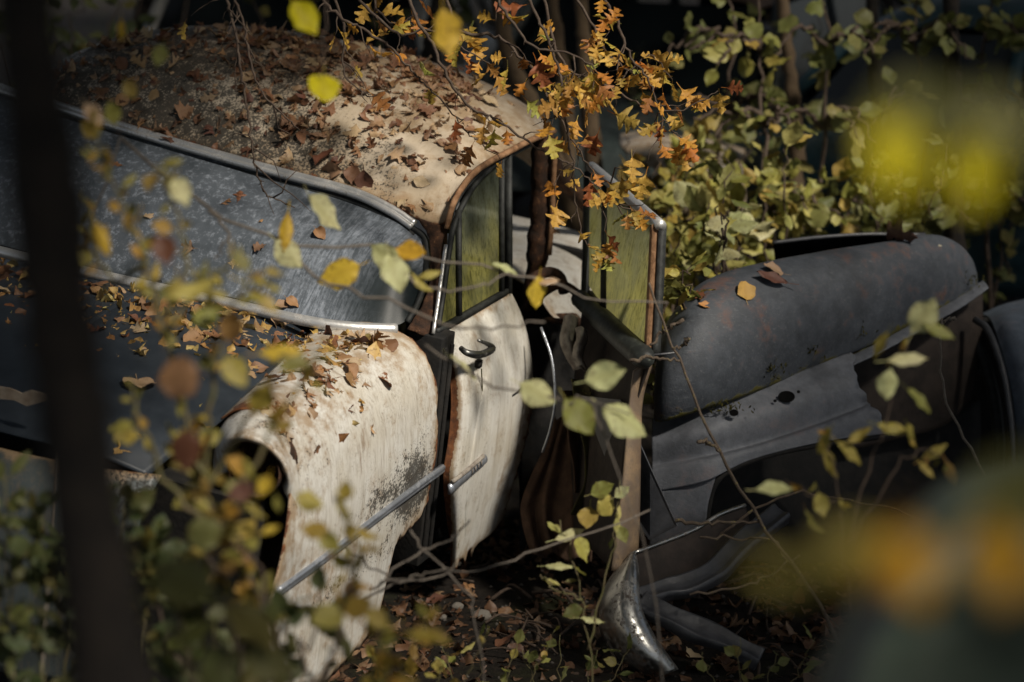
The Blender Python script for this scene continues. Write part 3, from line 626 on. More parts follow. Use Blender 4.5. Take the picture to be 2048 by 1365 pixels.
# ================================================================== leaf shapes
PROF = {
 'ovate': [(0, .02), (.08, .14), (.2, .27), (.35, .35), (.5, .35), (.65, .29), (.8, .18), (.92, .07), (1, 0)],
 'narrow': [(0, .01), (.12, .08), (.3, .16), (.5, .18), (.7, .14), (.88, .06), (1, 0)],
 'round': [(0, .05), (.06, .26), (.2, .43), (.4, .5), (.6, .47), (.78, .36), (.9, .2), (1, .02)],
 'lobed': [(0, .02), (.12, .06), (.2, .16), (.36, .44), (.44, .40), (.40, .17), (.52, .15), (.68, .42), (.76, .36), (.70, .16), (.82, .16), (.94, .22), (.97, .10), (1, 0)],
 'maple': [(0, .04), (-.04, .3), (.04, .48), (.13, .40), (.2, .32), (.38, .66), (.46, .52), (.5, .34), (.56, .2), (.74, .36), (.78, .22), (.88, .10), (1, 0)],
}
def leaf_shape(kind, bend=.25, fold=.25, twist=.3, sd=0, petiole=.28):
    r = np.random.default_rng(sd); P = cr(np.array(PROF[kind]), len(PROF[kind]) * 2 - 1); P[:, 1] = np.maximum(P[:, 1], 0); n = len(P); V = []; lw = []; vein = []
    mx = max(w for _, w in P)
    for t, w in P:
        jk = .10 if kind in ('lobed', 'maple') else .035; jl, jr = 1 + jk * r.normal(), 1 + jk * r.normal()
        for side, j in ((-1, jl), (-.5, jl), (0, 1), (.5, jr), (1, jr)):
            ww = w * j * side; tt = t if side else (max(t, 0) * .96 + .02)
            tt = tt if abs(side) != .5 else (t * .5 + (max(t, 0) * .96 + .02) * .5)
            z = fold * abs(ww) * (1 + .5 * sin(7 * t + sd)) - bend * (t ** 2) + twist * ww * (t - .3) + .035 * sin(15 * t + 5 * side + sd)
            V.append((tt, ww, z)); lw.append(abs(side)); vein.append(1. if side == 0 else 0.)
    F = []
    for i in range(n - 1):
        for k in range(4):
            a = i * 5 + k; F.append((a, a + 1, a + 6, a + 5))
    if petiole:
        b = len(V); w = .012
        for x, z in ((-petiole, .05), (-petiole * .5, .015), (.02, 0)):
            V += [(x, -w, z), (x, w, z)]; lw += [0, 0]; vein += [1., 1.]
        F += [(b, b + 1, b + 3, b + 2), (b + 2, b + 3, b + 5, b + 4)]
    return np.array(V), F, np.array(lw), np.array(vein)
SHAPES = {}
def shapes(kind, curl):
    key = (kind, curl)
    if key not in SHAPES:
        SHAPES[key] = [leaf_shape(kind, curl * (.1 + .5 * random.random()) * random.choice((1, 1, -1)), curl * (.2 + .7 * random.random()) * random.choice((1, -1)), curl * random.uniform(-1, 1), k) for k in range(7)]
    return SHAPES[key]
def frame(T, N):
    T = T / np.linalg.norm(T); N = N - T * (N @ T); N = N / (np.linalg.norm(N) + 1e-9); return np.stack([T, np.cross(N, T), N])
def foliage(name, items, mat, parent=None, curl=.6, **k):
    """items: (pos, tip direction, normal, size, kind)"""
    Vs, Fs, lw, ve = [], [], [], []; b = 0
    for p, T, N, s, kind in items:
        V, F, l, v = random.choice(shapes(kind, curl)); R = frame(np.asarray(T, float), np.asarray(N, float))
        Vs.append(np.asarray(p) + s * (V @ R)); Fs += [tuple(i + b for i in f) for f in F]; b += len(V); lw.append(l); ve.append(v)
    if not Vs: return None
    return mk(name, np.concatenate(Vs), Fs, mat, parent, 'w', attrs={'lw': np.concatenate(lw), 'vein': np.concatenate(ve)}, **k)
def rnd(n=3): return rng.normal(size=n)
def idir(ang, toward=0.): return RT * cos(radians(ang)) + UP * sin(radians(ang)) - FW * toward
def pleaf(u, v, d, px, ang, kind='ovate', tilt=.35):   # a leaf seen at photo point u,v: its base sits half a length back
    s = px / FPX * d; T = idir(ang, .25 * rnd(1)[0]); N = -.7 * FW + .3 * UP + .7 * SUN + tilt * rnd()
    return (Q(u, v, d) - T * s * .5, T, N, s, kind)
def on_stem(paths, n, size, kinds, tmin=.1, spread=.6, hang=.3, cluster=1, toward=.5):
    it = []
    L = [np.sum(np.linalg.norm(np.diff(p, axis=0), axis=1)) for p in paths]; pr = np.array(L) / sum(L)
    for _ in range(n):
        p = paths[rng.choice(len(paths), p=pr)]; t = tmin + (1 - tmin) * rng.random() ** .8; f = t * (len(p) - 1); i = min(int(f), len(p) - 2)
        c = p[i] + (p[i + 1] - p[i]) * (f - i); tg = p[i + 1] - p[i]; tg = tg / np.linalg.norm(tg)
        for _k in range(cluster if cluster == 1 else rng.integers(1, cluster + 1)):
            T = tg * .5 + spread * rnd() - Z0 * hang; N = Z0 * .4 - FW * toward * .8 + .6 * SUN + .6 * rnd()
            s = size * rng.uniform(.6, 1.25); T = T / np.linalg.norm(T)
            it.append((c + T * s * .28, T, N, s, random.choice(kinds)))
    return it
def stem_paths(list_px, jit=.004, n=18):
    out = []
    for pts in list_px:
        P = cr(np.array([Q(*p) for p in pts]), n); P[1:-1] += jit * rng.normal(size=(n - 2, 3)); out.append(P)
    return out
def stems_mesh(paths, r0, r1, name='stem', mat=None, parent=None, n=6):
    m = MB()
    for P in paths: m.tube(P, np.linspace(r0, r1, len(P)), n)
    return m.mk(name, mat or M['twig'], parent)
def sprig(name, label, cat, stems, items, matl, group=None, r=(.003, .0015), stemmat=None, jit=.004, curl=.6, auto=None):
    P = stem_paths(stems, jit)
    b = thing(name, label, cat, loc=P[0][0], group=group)
    for p in P: stems_mesh([p], r[0], r[1], 'stem', stemmat, b)
    if auto: items = items + on_stem(P, **auto)
    by = {}
    for it in items:
        mm = matl
        if len(it) == 6: mm, it = it[5], it[:5]
        by.setdefault(mm, []).append(it)
    for mm, its in by.items(): [foliage('leaf', [i_], M[mm], b, curl) for i_ in its] if len(its) <= 2 else foliage('foliage', its, M[mm], b, curl)
    return b, P
def PL(*a, m=None, **k): return pleaf(*a, **k) + ((m,) if m else ())
# ================================================================== grey wreck
GW = thing('grey_wreck', 'matt grey rusting car wing with torn lower skirt, standing apart from the cream car', 'car wreck', loc=Q(1500, 1050, 7.6) * np.array([1, 1, 0]))
stn = [((1311, 832), (1312, 775), 7.30), ((1315, 842), (1320, 695), 7.24), ((1340, 838), (1348, 630), 7.2), ((1392, 822), (1400, 574), 7.2), ((1460, 800), (1480, 541), 7.26), ((1560, 764), (1580, 518), 7.38),
       ((1660, 724), (1690, 501), 7.52), ((1760, 681), (1790, 487), 7.66), ((1840, 641), (1862, 474), 7.80), ((1900, 608), (1912, 490), 7.92), ((1940, 584), (1940, 520), 8.02), ((1953, 572), (1951, 552), 8.08)]
ph = np.radians(np.linspace(-42, 128, 26)); rows = []
for (bu, bv), (tu, tv), d in stn:
    h = abs(bv - tv); r_ = .205 * min(1, h / 230); s0 = sin(ph[0]); row = []
    for p in ph:
        f = (sin(p) - s0) / (1 - s0) if p <= pi / 2 else 1 - (1 - sin(p)) * .55
        row.append(Q(bu + (tu - bu) * f, bv + (tv - bv) * f, d + r_ * (1 - cos(p)) - (.0 if p < pi / 2 else -.0)))
    rows.append(row)
G = patch(rows, 110, 60); V = G.reshape(-1, 3); ii = np.repeat(np.arange(110), 60); jj = np.tile(np.arange(60), 110)
V = V + (.003 * disc_noise(V, 7) + .010 * disc_noise(V, 2.6, 4))[:, None] * np.array([.2, 1, .5])
ms = np.clip(.95 * np.exp(-jj / 4.0) * (.7 + disc_noise(V, 6, 3)) + .50 * np.exp(-(109 - ii) / 9.) + .16, 0, 1)
gwing = mk('wing', V, gfaces(110, 60), M['greyf'], GW, 'w', attrs={'mould': ms}, solid=.006)
GWV, GWF = V.copy(), gfaces(110, 60)
# open back behind the crown of the wing: far flange of the bonnet cut-out, coloured black for the shade inside
rim = [(1546, 486, 7.86), (1640, 475, 7.95), (1740, 469, 8.02), (1850, 470, 8.08)]; low = [(1552, 540, 8.2), (1645, 538, 8.25), (1745, 526, 8.3), (1855, 505, 8.3)]
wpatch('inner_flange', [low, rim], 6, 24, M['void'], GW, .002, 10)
MB().tube(cr([Q(*p) for p in rim], 20), .007, 6).mk('flange_edge', M['steel'], GW)
# skirt and flange
top = [(1305, 838, 7.36), (1400, 816, 7.33), (1500, 783, 7.38), (1600, 745, 7.48), (1700, 706, 7.6)]
r2 = [(1304, 884, 7.30), (1402, 863, 7.26), (1505, 834, 7.31), (1610, 799, 7.41), (1715, 760, 7.52)]
r3 = [(1304, 930, 7.31), (1405, 912, 7.27), (1510, 886, 7.32), (1620, 850, 7.42), (1738, 806, 7.54)]
r3b = [(1304, 946, 7.28), (1405, 926, 7.24), (1510, 898, 7.29), (1624, 862, 7.39), (1746, 820, 7.51)]
r4 = [(1304, 985, 7.27), (1412, 962, 7.23), (1500, 920, 7.28), (1640, 886, 7.38), (1774, 868, 7.50)]
A_ = patch([[Q(*p) for p in r] for r in (top, r2, r3, r3b, r4)], 60, 110); V = A_.reshape(-1, 3); jj = np.tile(np.arange(110), 60)
V[:, 0] += np.where(jj > 106, .018 * disc_noise(V, 24) + .01 * disc_noise(V, 60), 0)
skirt = mk('skirt', V, gfaces(60, 110), M['skirt'], GW, 'w', attrs={'mould': .12 + .25 * disc_noise(V, 5)}, solid=.005)
wpatch('skirt_corner', [[(1304, 983, 7.27), (1360, 975, 7.25), (1432, 952, 7.24)], [(1300, 1040, 7.28), (1355, 1034, 7.26), (1416, 1010, 7.25)], [(1298, 1100, 7.3), (1350, 1090, 7.28), (1412, 1068, 7.27)]], 20, 20, M['skirt'], GW, .003, 6, .005, attrs={'mould': np.zeros(400)})
fl1 = [(1640, 742, 7.54), (1760, 684, 7.68), (1840, 639, 7.82), (1905, 603, 7.94), (1940, 580, 8.03), (1966, 561, 8.08)]
wpatch('flange', [fl1, [(u + 6, v + 8, d - .025) for u, v, d in fl1], [(u + 11, v + 16, d - .04) for u, v, d in fl1]], 10, 60, M['skirt'], GW, .004, 30, .004, attrs={'mould': np.full(600, .1)})
def disc(u, v, d, ru, rv, n=20): return [Q(u + ru * cos(t), v + rv * sin(t), d) for t in np.linspace(0, 2 * pi, n, endpoint=False)]
for u, v, d, ru, rv in ((1573, 794, 7.36, 17, 12), (1468, 826, 7.262, 9, 7), (1550, 802, 7.34, 3.5, 3), (1597, 784, 7.375, 3.5, 3)):
    mk('bolt_hole_shade', disc(u, v, d, ru, rv), [tuple(range(20))], M['void'], skirt, 'w', smooth=False, solid=.002, offset=0)  # dark discs on the sheet, painting the shade of the holes
arch = cr([Q(*p) for p in [(1412, 1075, 7.27), (1418, 1010, 7.26), (1436, 960, 7.25), (1490, 926, 7.28), (1600, 897, 7.36), (1775, 872, 7.5)]], 30)
MB().tube(arch, .010, 6).mk('arch_lip', M['black'], GW)
wpatch('inner_plate', [[(1640, 760, 7.86), (1760, 700, 7.95), (1880, 640, 8.05), (1965, 585, 8.15)], [(1660, 830, 7.86), (1770, 790, 7.95), (1890, 750, 8.05), (1962, 700, 8.15)], [(1700, 900, 7.9), (1790, 880, 7.97), (1890, 850, 8.05), (1940, 800, 8.12)]], 20, 30, M['brownplate'], GW, .006, 8)
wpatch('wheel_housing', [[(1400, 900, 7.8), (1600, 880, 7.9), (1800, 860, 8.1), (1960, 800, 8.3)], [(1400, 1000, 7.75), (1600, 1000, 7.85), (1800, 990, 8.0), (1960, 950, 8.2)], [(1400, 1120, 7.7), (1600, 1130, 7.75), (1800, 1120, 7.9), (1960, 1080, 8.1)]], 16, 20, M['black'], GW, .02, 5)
for cu, cv, cd in ((1541, 740, 7.36), (1600, 703, 7.46), (1690, 660, 7.6), (1450, 815, 7.27), (1925, 560, 7.98)):
    it = []
    for _ in range(60):
        p = Q(cu + 22 * rnd(1)[0], cv + 8 * rnd(1)[0], cd); it.append((p, Z0 + .8 * rnd(), rnd(), .014, 'narrow'))
    foliage('moss_tuft', it, M['moss'], gwing, .4)['kind'] = 'stuff'
# ================================================================== blue car at the right edge
BW = thing('blue_car', 'blue grey car front wing and wheel arch beside the grey wreck', 'car wreck', loc=Q(2060, 950, 8.0) * np.array([1, 1, 0]))
M['bluep'] = mat_greyfender('blue_grey_paint', (.085, .105, .135), .25)
wpatch('wing', [[(1962, 628, 8.35), (2020, 606, 8.45), (2120, 590, 8.6), (2260, 600, 8.8)], [(1985, 650, 8.10), (2030, 640, 8.05), (2130, 640, 8.05), (2270, 650, 8.2)], [(2018, 760, 7.92), (2060, 760, 7.86), (2150, 770, 7.86), (2280, 780, 7.98)],
       [(2034, 880, 7.88), (2070, 890, 7.82), (2160, 900, 7.82), (2290, 910, 7.95)], [(2034, 980, 7.9), (2075, 990, 7.84), (2165, 1000, 7.84), (2295, 1010, 7.95)]], 40, 40, M['bluep'], BW, .003, 6, .006, attrs={'mould': np.zeros(1600)})
MB().tube(cr([Q(*p) for p in [(1950, 640, 8.05), (1975, 660, 8.0), (2002, 730, 7.92), (2018, 810, 7.88), (2026, 900, 7.86), (2024, 990, 7.86)]], 26), .012, 8).mk('arch_trim', M['steel'], BW)
MB().tube(cr([Q(*p) for p in [(1930, 660, 8.2), (1958, 700, 8.15), (1985, 780, 8.1), (1998, 880, 8.08), (1995, 990, 8.05)]], 26), .02, 8).mk('tyre_edge', M['rubber'], BW)
MB().tube(cr([Q(*p) for p in [(1935, 655, 8.25), (1925, 700, 8.2), (1945, 735, 8.18), (1975, 745, 8.16)]], 16), .012, 6).mk('bent_pipe', M['steel'], BW)
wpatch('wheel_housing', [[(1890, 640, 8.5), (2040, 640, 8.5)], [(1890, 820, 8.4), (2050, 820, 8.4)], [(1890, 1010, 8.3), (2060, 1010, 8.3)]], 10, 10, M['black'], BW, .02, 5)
# ================================================================== bent bumper on the ground
BB = thing('bent_bumper', 'bent chrome bumper end with steel bracket lying on the soil', 'bumper', loc=Q(1330, 1300, 6.9) * np.array([1, 1, 0]))
cl_ = [(1267, 1106, 6.98), (1258, 1145, 6.90), (1252, 1190, 6.84), (1258, 1235, 6.80), (1280, 1280, 6.78), (1308, 1315, 6.78), (1336, 1345, 6.80)]
wd = [4, 30, 44, 50, 50, 44, 34]; rows = []
for (u, v, d), w_ in zip(cl_, wd):
    rows.append([Q(u - w_ * 1.15, v + w_ * .35, d + .10), Q(u - w_ * .8, v + w_ * .25, d + .03), Q(u - w_ * .3, v + w_ * .1, d - .012), Q(u + w_ * .15, v, d - .012), Q(u + w_ * .45, v - w_ * .1, d + .01), Q(u + w_ * .55, v - w_ * .12, d + .05)])
bl = patch(rows, 40, 24); mk('chrome_blade', bl.reshape(-1, 3), gfaces(40, 24), M['bumperc'], BB, 'w', solid=.005)
wpatch('back_plate', [[(1268, 1107, 6.98), (1320, 1088, 7.05), (1390, 1060, 7.15), (1440, 1030, 7.22), (1490, 1012, 7.3)], [(1272, 1140, 6.97), (1325, 1125, 7.03), (1395, 1098, 7.12), (1445, 1072, 7.2), (1500, 1050, 7.28)], [(1276, 1190, 6.95), (1335, 1175, 7.0), (1400, 1150, 7.08), (1460, 1110, 7.18), (1510, 1085, 7.25)]], 20, 40, M['brownplate'], BB, .006, 8)
MB().tube(cr([Q(*p) for p in [(1268, 1106, 6.97), (1320, 1087, 7.04), (1390, 1059, 7.14), (1440, 1029, 7.21), (1490, 1011, 7.29)]], 20), .006, 6).mk('plate_edge', M['bumperc'], BB)
Lp_ = [(-.034, -.014), (-.034, .020), (-.026, .028), (-.010, .020), (.012, .018), (.028, .026), (.036, .014), (.036, -.014)]
BK = MB().sweep(cr([Q(*p) for p in [(1282, 1196, 6.90), (1330, 1182, 6.95), (1375, 1172, 6.98), (1425, 1150, 7.04), (1480, 1095, 7.15), (1560, 1030, 7.3)]], 40), Lp_, Z0 - .6 * FW); BK.V = (np.array(BK.V) + .012 * disc_noise(np.array(BK.V), 9)[:, None]).tolist(); BK.mk('bracket', M['steel'], BB, bevel=.004)
BK = MB().sweep(cr([Q(*p) for p in [(1282, 1200, 6.89), (1330, 1232, 6.86), (1390, 1262, 6.84), (1450, 1285, 6.82), (1520, 1320, 6.80)]], 40), Lp_, Z0 - .6 * FW); BK.V = (np.array(BK.V) + .012 * disc_noise(np.array(BK.V), 9, 5.)[:, None]).tolist(); BK.mk('bracket', M['steel'], BB, bevel=.004)
# ================================================================== wrecks in the background
def far_car(label, u, v, d, rz, cols, rust=.4, tiltx=0., sc=1., name='derelict_car'):
    P = Q(u, v, d); P[2] = 0
    Mx = Matrix.Translation(Vector(P)) @ Matrix.Rotation(rz, 4, 'Z') @ Matrix.Rotation(tiltx, 4, 'X') @ Matrix.Scale(sc, 4)
    root = thing(name, label, 'car', M=Mx)
    body = mat_greyfender('derelict_body', cols[0], rust); rf = mat_greyfender('derelict_roof', cols[1], rust)
    def L(nm, rows, nu, nv, mt, par=None, **k):
        V = patch(rows, nu, nv).reshape(-1, 3); return mk(nm, V, gfaces(nu, nv), mt, par or root, 'l', attrs={'mould': .15 + .3 * disc_noise(V, 5)}, **k)
    sec = [(-2.05, .55, .55), (-1.9, .68, .80), (-1.3, .76, .90), (-.5, .79, .93), (.5, .79, .93), (1.2, .76, .90), (1.8, .70, .82), (2.0, .55, .62)]
    rows = [[np.array([x, w_, .28]), np.array([x, w_ + .02, .5]), np.array([x, w_, h - .14]), np.array([x, w_ * .93, h - .03]), np.array([x, w_ * .6, h + .02]), np.array([x, 0, h + .03]), np.array([x, -w_ * .6, h + .02]), np.array([x, -w_ * .93, h - .03]), np.array([x, -w_, h - .14]), np.array([x, -w_ - .02, .5]), np.array([x, -w_, .28])] for x, w_, h in sec]
    bd = L('body', rows, 40, 44, body, solid=.01)
    rows = [[np.array([x, w_ * sin(t), zr + (zc - zr) * max(0, cos(t)) ** .6]) for t in np.linspace(-pi / 2, pi / 2, 9)] for x, w_, zr, zc in [(.72, .5, 1.30, 1.36), (.5, .6, 1.34, 1.46), (0, .64, 1.36, 1.50), (-.6, .64, 1.34, 1.49), (-1.05, .58, 1.27, 1.40), (-1.25, .5, 1.18, 1.28)]]
    L('roof', rows, 24, 30, rf, solid=.012)
    for s in (-1, 1):
        for x0, x1 in ((1.12, .70), (.05, .02), (-.7, -.68), (-1.5, -1.2)):
            MB().tube([(x0, s * .72, .90), (x1, s * .60, 1.35 if abs(x1) < .9 else 1.24)], .032, 8).mk('pillar', body, root, space='l')
        for a, b_, c, d_ in ((.98, .09, .05, .66), (0, -.66, -.64, -.02)):
            mk('side_window', [(a, s * .70, .93), (b_, s * .715, .93), (c, s * .615, 1.33), (d_, s * .60, 1.32)], [(0, 1, 2, 3)], M['dark_glass'], root, 'l', smooth=False, solid=.005)
        for x in (1.25, -1.3):
            wh = MB(); R_ = [(.32, -.08), (.33, 0), (.32, .08), (.2, .09), (.2, -.09)]
            wh.add([(x + r * cos(t), s * .70 + y, .32 + r * sin(t)) for t in np.linspace(0, 2 * pi, 28, endpoint=False) for r, y in R_], gfaces(29, 5, True)[:0] + [(i * 5 + k, i * 5 + (k + 1) % 5, ((i + 1) % 28) * 5 + (k + 1) % 5, ((i + 1) % 28) * 5 + k) for i in range(28) for k in range(5)])
            w_ = wh.mk('wheel', M['rubber'], root, space='l')
            mk('rim', [(x + .2 * cos(t), s * .74, .32 + .2 * sin(t)) for t in np.linspace(0, 2 * pi, 24, endpoint=False)], [tuple(range(24))], M['rust_dark'], w_, 'l', smooth=False, solid=.05, offset=0)
    mk('windscreen', [(1.06, -.62, .95), (1.06, .62, .95), (.72, .5, 1.31), (.72, -.5, 1.31)], [(0, 1, 2, 3)], M['dark_glass'], root, 'l', smooth=False, solid=.005)
    mk('rear_window', [(-1.5, .58, .95), (-1.5, -.58, .95), (-1.22, -.46, 1.22), (-1.22, .46, 1.22)], [(0, 1, 2, 3)], M['dark_glass'], root, 'l', smooth=False, solid=.005)
    MB().sweep(cr([(2.02, -.75, .45), (2.14, -.4, .45), (2.18, 0, .45), (2.14, .4, .45), (2.02, .75, .45)], 16), [(.05 * cos(t), .02 * sin(t)) for t in np.linspace(0, 2 * pi, 8, endpoint=False)], (0, 0, 1)).mk('bumper', M['bumperc'], root, space='l')
    return root
tg = NT('dark_glass'); M['dark_glass'] = tg.end(tg.pbr((.008, .011, .012), .25, 0, None, .35))
far_car('derelict dark green saloon with brown rusted roof behind the yellow shrubs', 1400, 640, 12.3, radians(246), ((.02, .028, .027), (.06, .034, .022)), .5)
far_car('pale grey derelict car far behind the cream roof', 650, 650, 12.6, radians(264), ((.22, .215, .20), (.30, .29, .26)), .3)
far_car('teal derelict car in deep shade beyond the grey wing', 2110, 640, 10.8, radians(150), ((.018, .05, .062), (.02, .045, .055)), .15, name='derelict_car')
# a rusted pale wing between the shrubs
SW = thing('detached_wing', 'pale rust streaked car wing standing among the shrubs', 'car part', loc=Q(1370, 480, 9.6) * np.array([1, 1, 0]))
wpatch('panel', [[(1240, 268, 9.9), (1300, 262, 9.8), (1345, 272, 9.75), (1420, 282, 9.9), (1490, 300, 10)], [(1245, 300, 9.6), (1305, 292, 9.5), (1352, 300, 9.45), (1425, 312, 9.6), (1490, 330, 9.8)], [(1320, 350, 9.5), (1345, 350, 9.42), (1380, 352, 9.42), (1430, 370, 9.5), (1490, 390, 9.7)], [(1335, 430, 9.5), (1355, 430, 9.45), (1385, 430, 9.45), (1430, 440, 9.5), (1490, 450, 9.7)]], 30, 40, M['cream'], SW, .01, 5, .006, attrs={'wear': np.clip(.45 + .5 * rng.random(1200) * 0 + .0, 0, 1) * np.ones(1200), 'mould': np.full(1200, .1)})
# ================================================================== trees
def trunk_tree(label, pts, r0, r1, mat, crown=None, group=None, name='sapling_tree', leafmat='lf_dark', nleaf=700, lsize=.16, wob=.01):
    P = cr(np.array(pts, float), 40); P[1:-1] += wob * rng.normal(size=(38, 3)) * .35
    t = thing(name, label, 'tree', loc=P[0], group=group)
    m = MB().tube(P, np.linspace(r0, r1, 40) * (1 + .06 * rng.normal(size=40)), 12); V = np.array(m.V); V += r0 * .14 * disc_noise(V, 9 / max(r0 * 6, .1))[:, None]
    mk('trunk', V, m.F, mat, t)
    if crown is not None: crown_leaves(t, P[-1], crown, nleaf, lsize, leafmat)
    return t
SHAFT = [(Q(905, 760, 6.95), .42), (Q(670, 880, 6.5), .28), (Q(960, 300, 7.3), .46), (Q(960, 800, 7.1), .34), (Q(700, 780, 6.6), .36), (Q(500, 480, 7.2), .3), (Q(760, 330, 7.2), .30), (Q(1180, 170, 6.7), .55), (Q(1250, 560, 7.3), .34), (Q(1250, 440, 7.4), .32), (Q(560, 345, 7.25), .28), (Q(730, 400, 7.1), .24), (Q(650, 640, 6.95), .24), (Q(420, 600, 7.0), .18), (Q(1420, 690, 7.2), .12), (Q(1960, 980, 2.1), .3), (Q(1450, 430, 9.0), .75), (Q(1650, 450, 9.0), .45),
         (Q(560, 690, 6.8), .26), (Q(350, 620, 6.9), .16), (Q(1880, 320, 1.3), .2), (Q(1850, 1120, 1.22), .16), (Q(420, 620, 4.3), .34), (Q(280, 400, 4.3), .2), (Q(560, 760, 4.2), .26), (Q(640, 1050, 4.3), .34), (Q(1720, 900, 5.0), .22), (Q(760, 1270, 4.1), .2), (Q(480, 960, 4.2), .2), (Q(1180, 1080, 5.9), .16), (Q(800, 540, 5.3), .3), (Q(1150, 820, 5.2), .25), (Q(750, 150, 7.6), .30), (Q(640, 280, 7.2), .16), (Q(860, 360, 7.1), .26), (Q(760, 560, 6.95), .2),
         (Q(1500, 570, 7.2), .13), (Q(1240, 1220, 6.8), .10), (Q(890, 60, 4.6), .12), (Q(640, 180, 4.8), .12), (Q(640, 480, 5.3), .2), (Q(1860, 560, 7.7), .10), (Q(680, 1270, 4.2), .16), (Q(1350, 70, 9.5), .3)]
def crown_leaves(t, c, rad, n, size, mat, limbs=True):  # crowns carved open along each shaft so sun reaches chosen spots
    c = np.asarray(c, float); rad = np.asarray(rad, float)
    cl = c + rad * .8 * rng.normal(size=(max(8, n // 60), 3)) * .55
    P = cl[rng.integers(0, len(cl), n)] + rng.normal(size=(n, 3)) * rad * .22
    ok = P[:, 2] > 3.1
    for T_, r in SHAFT:
        w_ = P - T_; al = w_ @ SUN; dist = np.linalg.norm(w_ - al[:, None] * SUN, axis=1)
        ok &= ~((al > 0) & (dist < r * (1 + .22 * rng.normal(size=n)) + size * .45))
    P = P[ok]; n = len(P)
    sh = np.array([(0, 0, 0), (.35, .28, .05), (.75, .22, 0), (1, 0, -.08), (.75, -.22, 0), (.35, -.28, .05)])
    A = rng.normal(size=(n, 3)); N = rng.normal(size=(n, 3)) * .7 + np.array([0, 0, 1]); A /= np.linalg.norm(A, axis=1)[:, None]
    B = np.cross(N, A); B /= np.linalg.norm(B, axis=1)[:, None]; N = np.cross(A, B); s = size * rng.uniform(.6, 1.4, n)
    V = P[:, None, :] + s[:, None, None] * (sh[None, :, 0, None] * A[:, None, :] + sh[None, :, 1, None] * B[:, None, :] + sh[None, :, 2, None] * N[:, None, :])
    F = [tuple(range(i * 6, i * 6 + 6)) for i in range(n)]
    mk('crown', V.reshape(-1, 3), F, M[mat], t, smooth=False)
    if limbs:
        m = MB()
        for q in cl[:8]: m.tube(cr([c - np.array([0, 0, rad[2] * .5]), (c + q) / 2 + .1 * rnd(), q], 8), np.linspace(.03, .008, 8), 6)
        m.mk('limb', M['bark_dark'], t)
# foreground stem, close to the lens on the left
b0, b1 = Q(28, -160, 2.25), Q(236, 1500, 2.25); dn = (b1 - b0) / np.linalg.norm(b1 - b0)
gnd = b1 + dn * (b1[2] / -dn[2]); mid = Q(122, 640, 2.25)
trunk_tree('dark blurred tree stem close to the lens, left of the windscreen', [gnd, b1, mid, b0, b0 - dn * 1.6], .040, .027, M['bark_dark'], (.9, .9, .7), nleaf=500, wob=.002)
bt_ = [((985, -60), (1012, 90), (1062, 215), (1110, 330), 9.8, .045, 'bark_tan', 'slanting tan trunk rising behind the rear of the cream roof'), ((1098, -60), (1112, 60), (1128, 180), (1140, 330), 10.3, .035, 'bark_tan', 'thin upright tan trunk behind the orange hawthorn leaves'),
       ((1160, -60), (1168, 100), (1180, 230), (1196, 420), 10.0, .04, 'bark_tan', 'tan trunk standing behind the open rear door'), ((1556, -60), (1578, 120), (1592, 260), (1590, 420), 9.6, .034, 'bark_tan', 'brown sapling trunk between the yellow shrubs and the grey wing'),
       ((1738, -60), (1748, 120), (1765, 300), (1780, 470), 9.9, .036, 'bark_dark', 'dark brown sapling trunk behind the crown of the grey wing'), ((880, -60), (870, 40), (860, 120), (850, 220), 11., .05, 'bark_dark', 'dark trunk rising behind the middle of the leafy roof'),
       ((1900, -60), (1905, 200), (1908, 400), (1912, 560), 9.4, .045, 'bark_dark', 'dark upright trunk beyond the rounded end of the grey wing'), ((300, -60), (290, 20), (280, 100), (270, 200), 11.5, .06, 'bark_dark', 'dark trunk hidden behind the far edge of the roof')]
for *pp, d, r, mt, lb in bt_:
    pts = [Q(*p, d) for p in pp][::-1]; dn = pts[0] - pts[1]; dn /= np.linalg.norm(dn); g0 = pts[0] + dn * (pts[0][2] / -dn[2]); up_ = pts[-1] - pts[-2]; up_ /= np.linalg.norm(up_)
    trunk_tree(lb, [g0] + pts + [pts[-1] + up_ * 1.5, pts[-1] + up_ * 3.2], r * 1.1, r * .5, M[mt], (1.3, 1.3, .9), nleaf=1100, lsize=.17)
